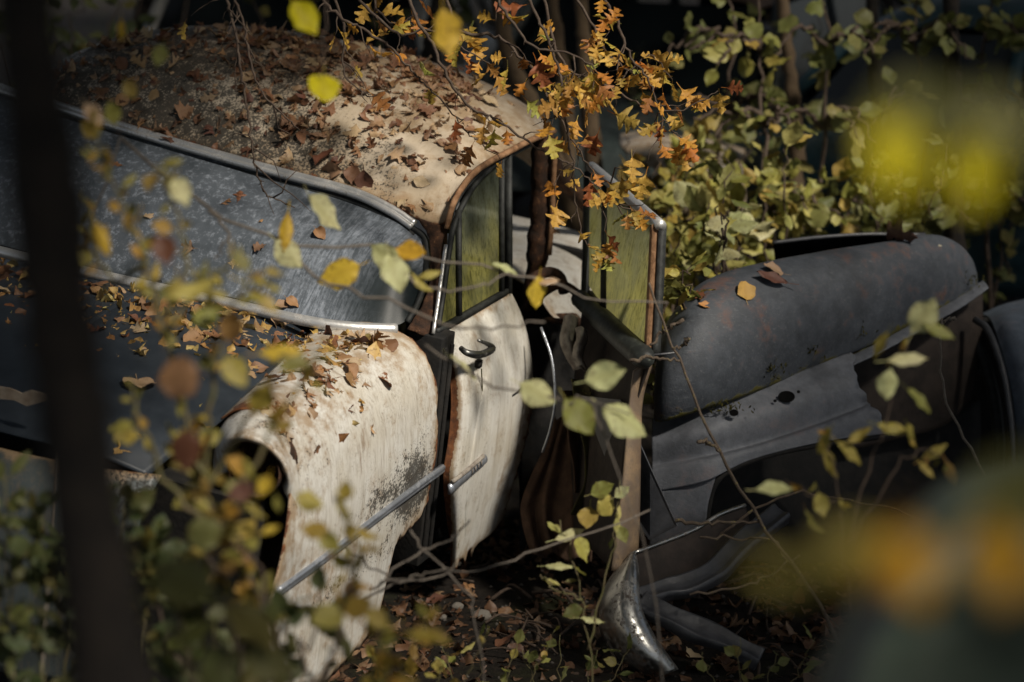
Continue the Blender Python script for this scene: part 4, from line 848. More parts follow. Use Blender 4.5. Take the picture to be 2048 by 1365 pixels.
# unseen wood around the clearing: trees placed and crowns shaped to shade the yard
for x, y, cz, R_ in ((1.4, 2.2, 6.4, (2.0, 2.0, 1.1)), (4.8, -2.2, 7.2, (2.4, 2.4, 1.4)), (5.2, 3.0, 6.0, (2.6, 2.6, 1.5)), (6.6, 7.2, 7.0, (2.8, 2.8, 1.6)), (4.4, 10.8, 6.2, (2.6, 2.4, 1.5)), (6.2, -.6, 6.6, (2.6, 2.8, 1.6)), (2.6, 5.6, 6.8, (2.2, 2.4, 1.2)), (3.0, 1.0, 5.6, (2.2, 2.2, 1.2)), (9.5, 4.6, 8.6, (3, 3.2, 1.8)), (9, 10, 8.6, (3, 3, 1.8)),
                    (-3.8, 3.6, 5.4, (2.6, 2.6, 1.4)), (-4.2, 9.0, 6.0, (2.8, 2.8, 1.5)), (-1.2, 12.5, 5.6, (2.8, 2.4, 1.4)), (2.2, 15, 5.6, (3.2, 2.6, 1.6)), (-1.0, -2.5, 5.6, (2.8, 2.4, 1.4)), (-.8, 6.8, 6.6, (2.4, 2.4, 1.1)), (7, 15, 7, (3, 3, 1.8))):
    trunk_tree('tall unseen woodland tree placed to shade the yard of wrecks', [(x, y, -.1), (x + .1, y, 1.5), (x, y + .1, 3.4), (x, y, cz)], .11, .05, M['bark_dark'], R_, 'tall trees round the yard', 'unseen_shade_tree', nleaf=2300, lsize=.30) if not (-1.2 < x < 3.2 and -1 < y < 9) else \
        trunk_tree('tall unseen woodland tree placed to shade the yard of wrecks', [(x + (4.4 if x > 0 else -4), y + (3.4 if y > 4 else -1), -.1), (x + (4.2 if x > 0 else -3.6), y + (3.2 if y > 4 else -.8), 2.6), (x + (2.2 if x > 0 else -1.8), y + (1.6 if y > 4 else -.4), 4.6), (x, y, cz)], .11, .05, M['bark_dark'], R_, 'tall trees round the yard', 'unseen_shade_tree', nleaf=2000, lsize=.30)
# ================================================================== hawthorn over the roof
HT = thing('hawthorn_tree', 'hawthorn with orange autumn leaves on thorny twigs hanging over the cream roof', 'tree', loc=(2.6, 10.9, 0))
limb = cr(np.array([(2.6, 10.9, -.05), (2.5, 10.7, 1.3), (2.0, 10.0, 2.7), (1.1, 8.9, 3.1), (.6, 7.6, 3.1), (.2, 6.7, 2.75)]), 40)
m = MB().tube(limb, np.linspace(.06, .02, 40), 10); V = np.array(m.V); V += .008 * disc_noise(V, 20)[:, None]; mk('trunk', V, m.F, M['bark_dark'], HT)
HB = [  # (points u, v, depth), leaf count, tip density, radius
 ([(805, -40, 6.6), (834, 44, 6.6), (863, 84, 6.58), (889, 143, 6.58), (911, 183, 6.6), (944, 216, 6.62), (988, 238, 6.65), (1039, 271, 6.68), (1087, 304, 6.7), (1131, 326, 6.7), (1171, 351, 6.72), (1200, 381, 6.74), (1230, 406, 6.76), (1300, 436, 6.78)], 26, .3),
 ([(880, -40, 6.75), (915, 59, 6.72), (966, 68, 6.72), (1003, 79, 6.72), (1039, 113, 6.72), (1072, 146, 6.72), (1087, 179, 6.72), (1112, 216, 6.72), (1131, 256, 6.74), (1149, 289, 6.76), (1171, 322, 6.78), (1193, 348, 6.8), (1236, 375, 6.8)], 34, .3),
 ([(1040, -40, 6.6), (1072, 33, 6.6), (1094, 70, 6.6), (1105, 106, 6.6), (1120, 146, 6.6), (1125, 190, 6.6), (1127, 227, 6.62), (1138, 278, 6.64), (1145, 329, 6.66), (1149, 384, 6.68), (1156, 432, 6.7), (1165, 476, 6.7), (1192, 500, 6.7)], 30, .25),
 ([(1180, -40, 6.8), (1222, 20, 6.8), (1240, 60, 6.8), (1260, 110, 6.8), (1290, 150, 6.8), (1310, 190, 6.8), (1335, 250, 6.8), (1362, 276, 6.8)], 46, .3),
 ([(1080, -40, 6.9), (1110, 90, 6.88), (1142, 143, 6.86), (1186, 157, 6.85), (1222, 176, 6.85), (1270, 205, 6.84), (1299, 212, 6.84), (1350, 222, 6.84), (1400, 203, 6.84), (1436, 182, 6.84)], 34, .2),
 ([(640, -40, 6.7), (648, 0, 6.7), (684, 37, 6.7), (721, 55, 6.7), (772, 88, 6.7), (805, 121, 6.7), (834, 154, 6.72), (863, 183, 6.74), (893, 210, 6.76), (930, 262, 6.8), (960, 285, 6.82)], 16, .4),
 ([(690, -40, 6.9), (740, 20, 6.9), (800, 70, 6.9), (860, 60, 6.9), (930, 100, 6.9), (985, 135, 6.9)], 26, .2),
 ([(960, -40, 6.5), (1010, 20, 6.5), (1060, 90, 6.5), (1140, 110, 6.5), (1190, 140, 6.5), (1215, 215, 6.5)], 34, .2),
 ([(1130, -40, 7.0), (1180, 40, 7.0), (1210, 100, 7.0), (1260, 140, 7.0), (1300, 110, 7.0), (1345, 160, 7.0)], 40, .2),
 ([(760, -40, 7.0), (750, 10, 7.0), (790, 50, 7.0), (830, 30, 7.0)], 20, .2),
 ([(447, -40, 6.5), (454, 0, 6.5), (472, 73, 6.5), (480, 135, 6.5), (491, 190, 6.52), (501, 275, 6.54), (509, 330, 6.56), (527, 377, 6.58), (542, 395, 6.6), (590, 416, 6.62)], 0, .5),
 ([(468, -40, 6.6), (472, 0, 6.6), (487, 55, 6.6), (505, 139, 6.6), (527, 190, 6.6), (566, 230, 6.6), (600, 262, 6.65)], 3, .5),
 ([(655, -40, 6.9), (690, 60, 6.9), (684, 120, 6.9), (700, 165, 6.9), (742, 190, 6.9)], 4, .6),
]
for pts, nl, dens in HB:
    P = cr(np.array([Q(*p) for p in pts]), len(pts) * 5); P[1:-1] += .0025 * rng.normal(size=(len(P) - 2, 3))
    st_ = limb[-1] + (P[0] - limb[-1]) * .0
    up_ = cr(np.array([limb[int(30 + 9 * rng.random())], (P[0] + limb[-3]) / 2 + np.array([0, 0, .25]), P[0]]), 8)
    br = MB().tube(up_, np.linspace(.010, .006, 8), 6).tube(P, np.linspace(.0052, .0016, len(P)), 6)
    tips = []
    L_ = np.sum(np.linalg.norm(np.diff(P, axis=0), axis=1))
    for k in range(int(L_ / .045 * dens * 2.2) + 4):      # spurs and thorns
        i = rng.integers(4, len(P) - 1); tgd = P[i] - P[i - 1]; tgd /= np.linalg.norm(tgd)
        dv = rnd(); dv -= tgd * (dv @ tgd); dv = dv / np.linalg.norm(dv) + .6 * tgd + np.array([0, 0, -.25])
        ln = rng.choice([.014, .02, .05, .10, .15], p=[.3, .2, .2, .2, .1]); sub = [P[i]]
        for s in range(4): sub.append(sub[-1] + dv / np.linalg.norm(dv) * ln / 4 + .10 * ln * rnd())
        br.tube(sub, np.linspace(.0026 if ln > .03 else .002, .0007, 5), 5)
        if ln > .03: tips.append((sub[-1], dv)); tips.append((sub[2], dv))
    for i in (len(P) - 1, len(P) - 4, len(P) - 8): tips.append((P[i], P[-1] - P[-3]))
    bo = br.mk('branch', M['twig'], HT)
    it = []
    for k in range(int(nl * .64)):
        c, dv = tips[rng.integers(len(tips))] if rng.random() < .75 else (P[rng.integers(3, len(P))], rnd())
        T = dv / np.linalg.norm(dv) * .4 + .8 * rnd() + np.array([0, 0, -.5]); T /= np.linalg.norm(T)
        N = -.55 * FW + .45 * SUN + .75 * rnd(); s = rng.uniform(.038, .078)
        it.append((c + T * s * .3 + .006 * rnd(), T, N, s, 'lobed'))
    if it: foliage('foliage', it, M['lf_orange'], bo, .55)
    if pts[0][0] == 1040:
        it = [pleaf(u, v, 6.7, s, a_, 'lobed', .6) for u, v, s, a_ in ((1203, 512, 40, 200), (1228, 515, 42, 300), (1218, 500, 34, 250), (1196, 530, 30, 230), (1216, 532, 34, 280), (1200, 400, 48, 200), (1225, 396, 40, 250), (1188, 290, 48, 250), (1190, 206, 44, 230), (1150, 262, 44, 260), (1255, 445, 30, 270))]
        foliage('foliage', it, M['lf_orange'], bo, .55)
# ================================================================== out-of-focus growth between lens and car
TW = [(240, 275, 5.2), (420, 418, 5.25), (590, 490, 5.3), (760, 497, 5.35), (940, 530, 5.4), (1090, 562, 5.45), (1200, 602, 5.5), (1335, 606, 5.55)]
root_px = lambda u, d, v1: [(u, 2600, d), (u + 10, 1700, d), (u + 20, v1, d)]
sprig('bramble', 'long thin grey twig with few pale and orange leaves crossing before the front door', 'plant',
  [[(60, 2300, 5.1), (90, 1300, 5.1), (130, 700, 5.15), TW[0]], TW, [(420, 418, 5.25), (455, 470, 5.2), (430, 520, 5.2)], [(760, 497, 5.35), (840, 570, 5.3), (940, 575, 5.3), (1020, 545, 5.35)], [(560, 470, 5.3), (640, 560, 5.25), (760, 600, 5.2), (900, 650, 5.2), (1000, 655, 5.2), (1090, 645, 5.2)]],
  [PL(642, 432, 5.3, 92, 300, 'ovate', m='lf_pale'), PL(572, 466, 5.25, 84, 265, 'narrow', m='lf_gold'), PL(578, 508, 5.25, 76, 315, 'ovate', m='lf_pale'), PL(676, 546, 5.25, 92, 200, 'ovate', m='lf_gold'), PL(788, 548, 5.2, 84, 285, 'ovate', m='lf_pale'),
   PL(770, 512, 5.25, 70, 140, 'ovate', m='lf_pale'), PL(824, 506, 5.25, 66, 345, 'ovate', m='lf_gold'), PL(842, 568, 5.2, 58, 310, 'narrow', m='lf_yellow'), PL(860, 548, 5.2, 50, 20, 'narrow', m='lf_yellow'), PL(1078, 586, 5.4, 66, 268, 'ovate', m='lf_gold'), PL(1095, 560, 5.4, 50, 15, 'narrow', m='lf_brown'), PL(1010, 536, 5.4, 56, 345, 'narrow', m='lf_pale')],
  'lf_pale', r=(.0042, .002), stemmat=M['twig_grey'])
sprig('pale_leaf_sapling', 'sapling tip with pale yellow green leaves hovering before the dark open doorway', 'plant',
  [[(1360, 2300, 5.15), (1330, 1500, 5.15), (1290, 1100, 5.15), (1215, 880, 5.15), (1180, 800, 5.15)], [(850, 690, 5.2), (960, 760, 5.18), (1080, 790, 5.16), (1130, 800, 5.15), (1180, 800, 5.15), (1260, 830, 5.14)]],
  [PL(932, 735, 5.2, 80, 325, 'narrow'), PL(1078, 786, 5.15, 84, 335, 'ovate'), PL(1157, 835, 5.15, 92, 305, 'ovate', m='lf_green'), PL(1212, 752, 5.15, 84, 15, 'ovate'), PL(1252, 840, 5.15, 104, 330, 'ovate')], 'lf_pale', r=(.003, .0016), stemmat=M['twig_grey'])
# shrub in front of the windscreen
S1 = [[(470, 2300, 4.3), (440, 1500, 4.3), (400, 1000, 4.3), (330, 640, 4.3), (250, 420, 4.3), (185, 260, 4.3)], [(400, 1000, 4.3), (430, 760, 4.25), (470, 600, 4.2), (520, 540, 4.2)], [(340, 660, 4.3), (410, 560, 4.3), (480, 520, 4.3)],
      [(290, 520, 4.3), (230, 560, 4.35), (190, 480, 4.35), (170, 380, 4.4)], [(430, 1100, 4.2), (520, 900, 4.2), (600, 760, 4.2), (650, 680, 4.2)], [(400, 1000, 4.3), (500, 820, 4.25), (560, 700, 4.2)], [(420, 1060, 4.25), (330, 960, 4.25), (290, 850, 4.25), (260, 760, 4.3)], [(330, 640, 4.3), (370, 520, 4.3), (350, 420, 4.3), (310, 330, 4.3)]]
sprig('spindly_shrub', 'spindly yellow leaved shrub out of focus in front of the windscreen and hood', 'shrub', S1,
  [PL(184, 232, 4.3, 52, 300, 'ovate', m='lf_brown'), PL(330, 505, 3.95, 70, 290, 'ovate', m='lf_red'), PL(355, 755, 3.8, 84, 190, 'round', m='lf_brown'), PL(372, 902, 3.9, 88, 265, 'ovate', m='lf_red'), PL(205, 480, 4.2, 76, 290, 'narrow', m='lf_gold'), PL(390, 580, 4.2, 96, 20, 'narrow', m='lf_yellow'), PL(345, 590, 4.2, 80, 265, 'narrow', m='lf_yellow'),
   PL(470, 745, 4.1, 76, 300, 'ovate', m='lf_yellow'), PL(560, 700, 4.1, 90, 10, 'narrow', m='lf_gold'), PL(590, 720, 4.1, 64, 340, 'ovate', m='lf_yellow'), PL(415, 628, 4.2, 66, 45, 'ovate', m='lf_green'), PL(530, 600, 4.2, 84, 320, 'narrow', m='lf_green'), PL(360, 385, 4.3, 66, 300, 'ovate', m='lf_pale'), PL(520, 800, 4.1, 72, 240, 'ovate', m='lf_yellow'), PL(465, 650, 4.15, 70, 80, 'ovate', m='lf_yellow'), PL(410, 1070, 4.1, 70, 265, 'round', m='lf_olive'), PL(500, 940, 4.1, 54, 300, 'narrow', m='lf_yellow'), PL(530, 975, 4.1, 50, 250, 'ovate', m='lf_gold'), PL(480, 985, 4.1, 56, 200, 'ovate', m='lf_brown'), PL(515, 1020, 4.1, 54, 330, 'narrow', m='lf_yellow'), PL(555, 1010, 4.1, 40, 280, 'narrow', m='lf_green'), PL(470, 930, 4.1, 50, 160, 'ovate', m='lf_yellow'), PL(540, 1060, 4.1, 44, 20, 'narrow', m='lf_gold')],
  'lf_yellow', r=(.0055, .0018), stemmat=M['stem_green'], auto=dict(n=170, size=.038, kinds=['ovate', 'narrow', 'narrow'], tmin=.3, spread=.6, hang=.2))
S2 = [[(640, 2300, 4.25), (620, 1600, 4.25), (560, 1300, 4.25), (480, 1130, 4.25), (400, 960, 4.3), (380, 880, 4.3)], [(560, 1300, 4.25), (520, 1150, 4.2), (470, 1060, 4.2), (500, 960, 4.2)], [(600, 1500, 4.2), (660, 1300, 4.2), (700, 1150, 4.2), (680, 1000, 4.2)], [(600, 1500, 4.2), (700, 1330, 4.1), (780, 1260, 4.1), (860, 1240, 4.1)], [(610, 1550, 4.1), (720, 1400, 4.05), (800, 1330, 4.0)], [(480, 1130, 4.25), (440, 1150, 4.2), (420, 1080, 4.2)]]
sprig('spindly_shrub', 'yellow leaved shrub out of focus in front of the lower cream fender', 'shrub', S2,
  [PL(620, 1000, 4.2, 60, 340, 'ovate'), PL(690, 1020, 4.2, 64, 300, 'narrow'), PL(630, 1058, 4.2, 60, 170, 'ovate'), PL(660, 1085, 4.2, 54, 320, 'ovate'), PL(720, 1215, 4.0, 70, 20, 'ovate'), PL(860, 1272, 4.0, 100, 355, 'narrow'), PL(650, 1240, 4.0, 80, 200, 'ovate')],
  'lf_yellow', r=(.005, .0018), stemmat=M['twig'], auto=dict(n=150, size=.042, kinds=['ovate', 'narrow'], tmin=.45, spread=.7, hang=.2))
sprig('broadleaf_sprout', 'dull green broad leaves out of focus at the foot of the dark stem', 'plant', [[(420, 2300, 3.3), (400, 1700, 3.3), (380, 1350, 3.3), (330, 1120, 3.3)], [(390, 1450, 3.3), (480, 1300, 3.3), (560, 1290, 3.3)]],
  [PL(360, 1165, 3.3, 150, 160, 'ovate', m='lf_olive'), PL(505, 1262, 3.3, 150, 325, 'ovate', m='lf_olive'), PL(440, 1345, 3.3, 110, 300, 'ovate', m='lf_olive'), PL(380, 1270, 3.4, 110, 30, 'narrow', m='lf_green'), PL(540, 1330, 3.3, 110, 350, 'ovate', m='lf_olive')], 'lf_green', r=(.004, .002), stemmat=M['stem_green'])
S3 = [[(60 + 60 * k, 2300, 4.6 + .1 * k), (40 + 50 * k, 1500, 4.6), (20 + 55 * k, 1200, 4.6), (10 + 60 * k, 950 + 60 * (k % 3), 4.6)] for k in range(6)]
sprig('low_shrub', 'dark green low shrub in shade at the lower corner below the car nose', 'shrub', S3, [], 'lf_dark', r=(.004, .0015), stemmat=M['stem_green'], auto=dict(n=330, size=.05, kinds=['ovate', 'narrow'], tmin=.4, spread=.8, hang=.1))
S4 = [[(1720, 2300, 5.0), (1700, 1300, 5.0), (1670, 960, 5.0), (1650, 860, 5.0)], [(1690, 1100, 5.0), (1740, 930, 5.0), (1770, 850, 5.0), (1800, 720, 5.0), (1840, 620, 5.0)], [(1690, 1100, 5.0), (1790, 940, 5.0), (1850, 900, 5.0), (1900, 930, 5.0)], [(1680, 1010, 5.0), (1630, 1000, 5.0), (1570, 960, 5.0)]]
sprig('yellow_sprout', 'slender sprout with drooping narrow yellow leaves before the torn grey skirt', 'plant', S4,
  [PL(1640, 890, 5, 70, 240, 'narrow'), PL(1665, 925, 5, 74, 300, 'narrow'), PL(1700, 905, 5, 70, 320, 'narrow'), PL(1720, 870, 5, 60, 30, 'narrow'), PL(1790, 855, 5, 76, 350, 'narrow'), PL(1830, 870, 5, 60, 310, 'narrow'), PL(1815, 715, 4.9, 84, 10, 'narrow', m='lf_pale'), PL(1850, 630, 4.9, 84, 60, 'ovate', m='lf_pale'), PL(1880, 660, 4.9, 70, 340, 'narrow', m='lf_green'), PL(1780, 770, 4.9, 62, 265, 'ovate', m='lf_pale'), PL(1840, 800, 4.9, 70, 320, 'narrow', m='lf_green'),
   PL(1640, 1010, 5, 50, 280, 'ovate'), PL(1625, 1045, 5, 60, 300, 'narrow'), PL(1555, 975, 5, 90, 5, 'narrow', m='lf_pale'), PL(1870, 905, 5, 60, 30, 'narrow'), PL(1905, 950, 5, 66, 300, 'narrow'), PL(1760, 690, 4.9, 60, 240, 'narrow', m='lf_yellow')],
  'lf_yellow', r=(.003, .0014), stemmat=M['twig'], auto=dict(n=16, size=.04, kinds=['narrow'], tmin=.5, spread=.6, hang=.4))
# leaves very near the lens
sprig('hazel_branch', 'hazel twig almost touching the lens with two bright yellow leaves over the dark wood', 'branch', [[(2700, 120, 1.5), (2300, 200, 1.4), (2060, 235, 1.35), (1880, 235, 1.32), (1740, 230, 1.3)]],
  [PL(1775, 300, 1.32, 120, 290, 'ovate', .2, m='lf_lemon'), PL(1790, 325, 1.3, 160, 268, 'ovate', .2, m='lf_lemon'), PL(1958, 345, 1.34, 150, 262, 'ovate', .2, m='lf_lemon'), PL(1975, 315, 1.3, 110, 250, 'ovate', .3, m='lf_lemon'), PL(1840, 245, 1.34, 230, 5, 'ovate', .3, m='lf_olive'), PL(1980, 262, 1.36, 200, 330, 'ovate', .3, m='lf_olive')], 'lf_lemon', r=(.0016, .001), stemmat=M['stem_green'])
sprig('hazel_branch', 'hazel twig almost touching the lens with amber leaves over the lower dark corner', 'branch', [[(2800, 1250, 1.3), (2200, 1070, 1.2), (1960, 1080, 1.2), (1750, 1110, 1.22), (1540, 1140, 1.25)]],
  [PL(1810, 1130, 1.2, 150, 275, 'ovate', .2, m='lf_amber'), PL(1765, 1140, 1.22, 150, 230, 'ovate', .2, m='lf_amber'), PL(1830, 1165, 1.2, 120, 300, 'ovate', .2, m='lf_amber'), PL(2010, 1140, 1.2, 150, 260, 'ovate', .2, m='lf_amber'), PL(1985, 1120, 1.22, 150, 285, 'ovate', .3, m='lf_amber'), PL(1690, 1120, 1.24, 190, 170, 'ovate', .2, m='lf_yellow'), PL(1590, 1140, 1.25, 230, 185, 'narrow', .2, m='lf_yellow'), PL(2040, 985, 1.3, 260, 40, 'ovate', .3, m='lf_olive')], 'lf_lemon', r=(.0016, .001), stemmat=M['stem_green'])
sprig('hazel_branch', 'hazel twig with hanging yellow leaves above the roof, half in focus', 'branch', [[(300, -260, 4.6), (600, -120, 4.65), (760, -90, 4.7), (900, -70, 4.65), (1000, -60, 4.6)], [(600, -120, 4.65), (606, -50, 4.65), (604, -5, 4.65)], [(600, -110, 4.9), (650, 0, 4.85), (646, 120, 4.8), (645, 155, 4.8)], [(900, -70, 4.65), (892, -20, 4.6), (884, 15, 4.6)], [(420, -190, 4.6), (360, 60, 4.6), (285, 165, 4.6), (225, 280, 4.6)]],
  [PL(886, 68, 4.6, 100, 272, 'ovate', .15, m='lf_gold'), PL(645, 182, 4.8, 66, 268, 'round', .15, m='lf_lemon'), PL(606, 40, 4.65, 84, 300, 'ovate', .15, m='lf_lemon'), PL(318, 112, 4.6, 46, 250, 'ovate', .3, m='lf_green'), PL(262, 182, 4.6, 44, 300, 'ovate', .3, m='lf_green'), PL(243, 62, 4.6, 46, 270, 'narrow', .3, m='lf_gold'), PL(225, 230, 4.6, 50, 280, 'ovate', .3, m='lf_green')], 'lf_lemon', r=(.003, .0012), stemmat=M['twig'])
# lichen twigs in front of the grey wing, sharp
LT = [(1298, 566, 6.45), (1318, 620, 6.45), (1342, 690, 6.45), (1360, 722, 6.45), (1382, 780, 6.45), (1404, 830, 6.45), (1432, 886, 6.45), (1450, 930, 6.45), (1488, 992, 6.45), (1524, 1046, 6.45), (1590, 1132, 6.45), (1680, 1280, 6.5), (1760, 1500, 6.6)]
sprig('lichen_twig', 'straight lichen dotted twig slanting across the front of the grey wing', 'branch', [LT, [(1348, 700, 6.45), (1368, 690, 6.44), (1378, 676, 6.43)], [(1360, 722, 6.45), (1310, 716, 6.45), (1260, 722, 6.45)], [(1440, 905, 6.45), (1420, 888, 6.44), (1396, 884, 6.43)], [(1524, 1046, 6.45), (1440, 1048, 6.45), (1350, 1042, 6.45)], [(1300, 690, 6.46), (1330, 660, 6.46), (1366, 640, 6.45)]],
  [], 'lf_yellow', r=(.0034, .0058), stemmat=M['lichen'], jit=.003)
sprig('bare_twig', 'thin curved bare twig hanging before the dark end of the grey wing', 'branch', [[(1884, 636, 6.7), (1880, 700, 6.7), (1884, 760, 6.7), (1896, 810, 6.7), (1925, 868, 6.7), (1962, 936, 6.7), (2030, 1100, 6.75), (2080, 1400, 6.8)], [(1882, 650, 6.7), (1895, 640, 6.7), (1912, 636, 6.7)]], [], 'lf_yellow', r=(.0030, .0050), stemmat=M['twig_grey'], jit=.002)
sprig('bare_twig', 'pale bare twigs lying across the dark gap under the front door', 'branch', [[(700, 1210, 5.4), (800, 1168, 5.45), (900, 1150, 5.5), (1000, 1128, 5.55), (1110, 1088, 5.6), (1300, 1020, 5.7)], [(740, 1180, 5.4), (830, 1110, 5.45), (900, 1080, 5.5), (940, 1040, 5.5)], [(820, 1060, 5.4), (860, 1110, 5.4), (930, 1190, 5.4), (960, 1300, 5.4), (990, 2000, 5.4)], [(760, 1165, 5.4), (840, 1150, 5.4), (920, 1128, 5.4)], [(640, 1070, 5.3), (720, 1120, 5.3), (800, 1168, 5.45)]], [], 'lf_yellow', r=(.003, .002), stemmat=M['twig_grey'])
sprig('mossy_twig', 'arching mossy twig low between the bent bumper and the torn skirt', 'branch', [[(1440, 1070, 6.6), (1520, 1010, 6.6), (1600, 985, 6.6), (1680, 1000, 6.6), (1760, 1010, 6.6), (1840, 1040, 6.6)], [(1400, 1075, 6.6), (1480, 1078, 6.6), (1560, 1100, 6.6), (1700, 1300, 6.7)], [(1380, 1190, 6.5), (1470, 1175, 6.5), (1540, 1150, 6.5), (1600, 1110, 6.5)]], [], 'lf_yellow', r=(.004, .0025), stemmat=M['lichen'])
S5 = [[(1180, 2100, 5.9), (1180, 1400, 5.9), (1160, 1180, 5.9), (1120, 1040, 5.9)], [(1175, 1300, 5.9), (1220, 1120, 5.9), (1240, 960, 5.9)], [(1165, 1200, 5.9), (1110, 1180, 5.9), (1080, 1150, 5.9)]]
sprig('low_sprout', 'small sprout with greyish green leaves at the foot of the open rear door', 'plant', S5,
  [PL(1140, 1068, 5.9, 66, 20, 'narrow', m='lf_pale'), PL(1205, 980, 5.9, 50, 20, 'ovate', m='lf_green'), PL(1175, 1045, 5.9, 60, 260, 'ovate', m='lf_green'), PL(1215, 1012, 5.9, 44, 300, 'round', m='lf_yellow'), PL(1120, 1128, 5.9, 60, 10, 'narrow', m='lf_pale'), PL(1190, 1235, 5.9, 60, 0, 'narrow', m='lf_pale'), PL(1160, 1100, 5.9, 56, 280, 'ovate', m='lf_green'), PL(1145, 1225, 5.9, 44, 200, 'ovate', m='lf_green'), PL(1245, 985, 5.9, 36, 30, 'ovate', m='lf_pale')], 'lf_green', r=(.003, .0015), stemmat=M['stem_green'], auto=dict(n=8, size=.04, kinds=['narrow', 'ovate'], tmin=.5))
# near dark green car, far out of focus in the lower corner
GC = thing('green_car', 'dark green rounded car body very near the lens beneath the amber leaves', 'car', loc=Q(1950, 1500, 2.0) * np.array([1, 1, 0]))
rows = []
for k, (u, v, d) in enumerate(((1610, 1420, 2.12), (1690, 1230, 2.08), (1770, 1090, 2.05), (1880, 985, 2.05), (2010, 930, 2.08), (2180, 900, 2.12), (2400, 900, 2.2), (2700, 940, 2.3))):
    rows.append([Q(u + 40, v + 1400, d + .55), Q(u + 20, v + 560, d + .22), Q(u, v + 250, d + .03), Q(u, v + 130, d), Q(u + 3, v + 45, d + .10), Q(u + 8, v, d + .24), Q(u + 15, v + 2, d + .45)])
V = patch(rows, 50, 40).reshape(-1, 3); M['greenp'] = mat_greyfender('dark_green_paint', (.05, .068, .052), .1)
mk('wing', V, gfaces(50, 40), M['greenp'], GC, 'w', attrs={'mould': np.zeros(2000)}, solid=.006)
MB().tube(cr([Q(1655, 1480, 1.95), Q(1740, 1270, 1.94), Q(1830, 1150, 1.94), Q(1960, 1075, 1.95), Q(2200, 1030, 2.0), Q(2600, 1040, 2.1)], 30), .004, 8).mk('chrome_strip', M['steel'], GC)
# ================================================================== shrubs behind
def bush(label, u, v, d, wpx, hpx, n, mat, size=.075, ns=7, name='yellow_shrub', kinds=('ovate', 'ovate', 'narrow'), dist=.5):
    st = []
    base = Q(u, v, d); gv = None
    for k in range(ns):
        a_ = u + wpx * (k / (ns - 1) - .5) * 1.0 + 20 * rnd(1)[0]; tt = v - hpx * rng.uniform(.6, 1.05); dd = d + .35 * rnd(1)[0]
        bz = 682.5 + FPX * math.tan(math.atan2(CAMH, dd) - PIT) if True else 0
        st.append([(u + (a_ - u) * .3, v + 330 * 9.5 / d, d + (dd - d) * .3), (u + (a_ - u) * .55, v + 60, d + (dd - d) * .6), (u + (a_ - u) * .8, (v + tt) / 2, dd), (a_, tt, dd)])
    return sprig(name, label, 'shrub', st, [], mat, r=(.008, .002), stemmat=M['twig'], auto=dict(n=n, size=size, kinds=list(kinds), tmin=.12, spread=.9, hang=.15), jit=.015)
bush('sunlit yellow green shrub beside the open rear door window', 1395, 560, 8.4, 220, 240, 190, 'lf_green', .085)
bush('yellow green shrub growing right behind the grey wing crown', 1560, 530, 8.9, 300, 240, 200, 'lf_green', .085)
bush('sunlit shrub with large pale leaves between the rear door and the grey wing', 1440, 500, 8.2, 110, 120, 26, 'lf_pale', .10, 4)
bush('dull green shrub behind the rounded end of the grey wing', 1760, 520, 9.2, 300, 220, 200, 'lf_olive', .07)
bush('golden shrub in front of the detached rusty wing', 1330, 480, 9.2, 200, 200, 150, 'lf_yellow', .06)
bush('yellow leaved shrub low behind the grey wing and door post', 1340, 640, 8.0, 110, 170, 120, 'lf_green', .06, 5)
bush('dull olive shrub in the dark behind the near yellow leaves', 1900, 560, 9.8, 320, 300, 220, 'lf_olive', .07)
bush('yellow green shrub between the tan sapling trunk and the detached wing', 1500, 470, 9.8, 260, 260, 200, 'lf_green', .065)
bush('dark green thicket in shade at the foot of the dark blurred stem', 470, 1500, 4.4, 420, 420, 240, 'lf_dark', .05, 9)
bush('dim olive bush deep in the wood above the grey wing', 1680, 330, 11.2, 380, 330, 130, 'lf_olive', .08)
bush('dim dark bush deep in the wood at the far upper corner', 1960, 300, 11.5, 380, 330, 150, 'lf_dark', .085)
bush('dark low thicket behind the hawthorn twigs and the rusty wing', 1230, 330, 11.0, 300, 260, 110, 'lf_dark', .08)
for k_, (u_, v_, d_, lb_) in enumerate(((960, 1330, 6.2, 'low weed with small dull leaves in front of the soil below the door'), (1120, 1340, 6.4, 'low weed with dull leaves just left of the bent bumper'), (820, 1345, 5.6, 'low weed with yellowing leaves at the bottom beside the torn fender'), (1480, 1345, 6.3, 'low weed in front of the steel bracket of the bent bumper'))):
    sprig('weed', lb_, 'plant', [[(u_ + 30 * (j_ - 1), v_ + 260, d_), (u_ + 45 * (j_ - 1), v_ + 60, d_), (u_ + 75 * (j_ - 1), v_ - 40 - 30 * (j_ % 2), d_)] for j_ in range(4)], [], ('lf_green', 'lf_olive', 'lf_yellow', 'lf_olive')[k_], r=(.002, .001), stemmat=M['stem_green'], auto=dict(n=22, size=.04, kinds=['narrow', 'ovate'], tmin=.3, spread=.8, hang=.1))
bush('added dark thicket covering bright soil behind the far corner of the leafy roof', 90, 170, 11.2, 460, 330, 260, 'lf_dark', .085)  # added to hide sunlit far soil behind dark leaves
bush('dark thicket behind the middle of the leafy roof under the orange twigs', 700, 170, 11.4, 460, 330, 200, 'lf_dark', .085)
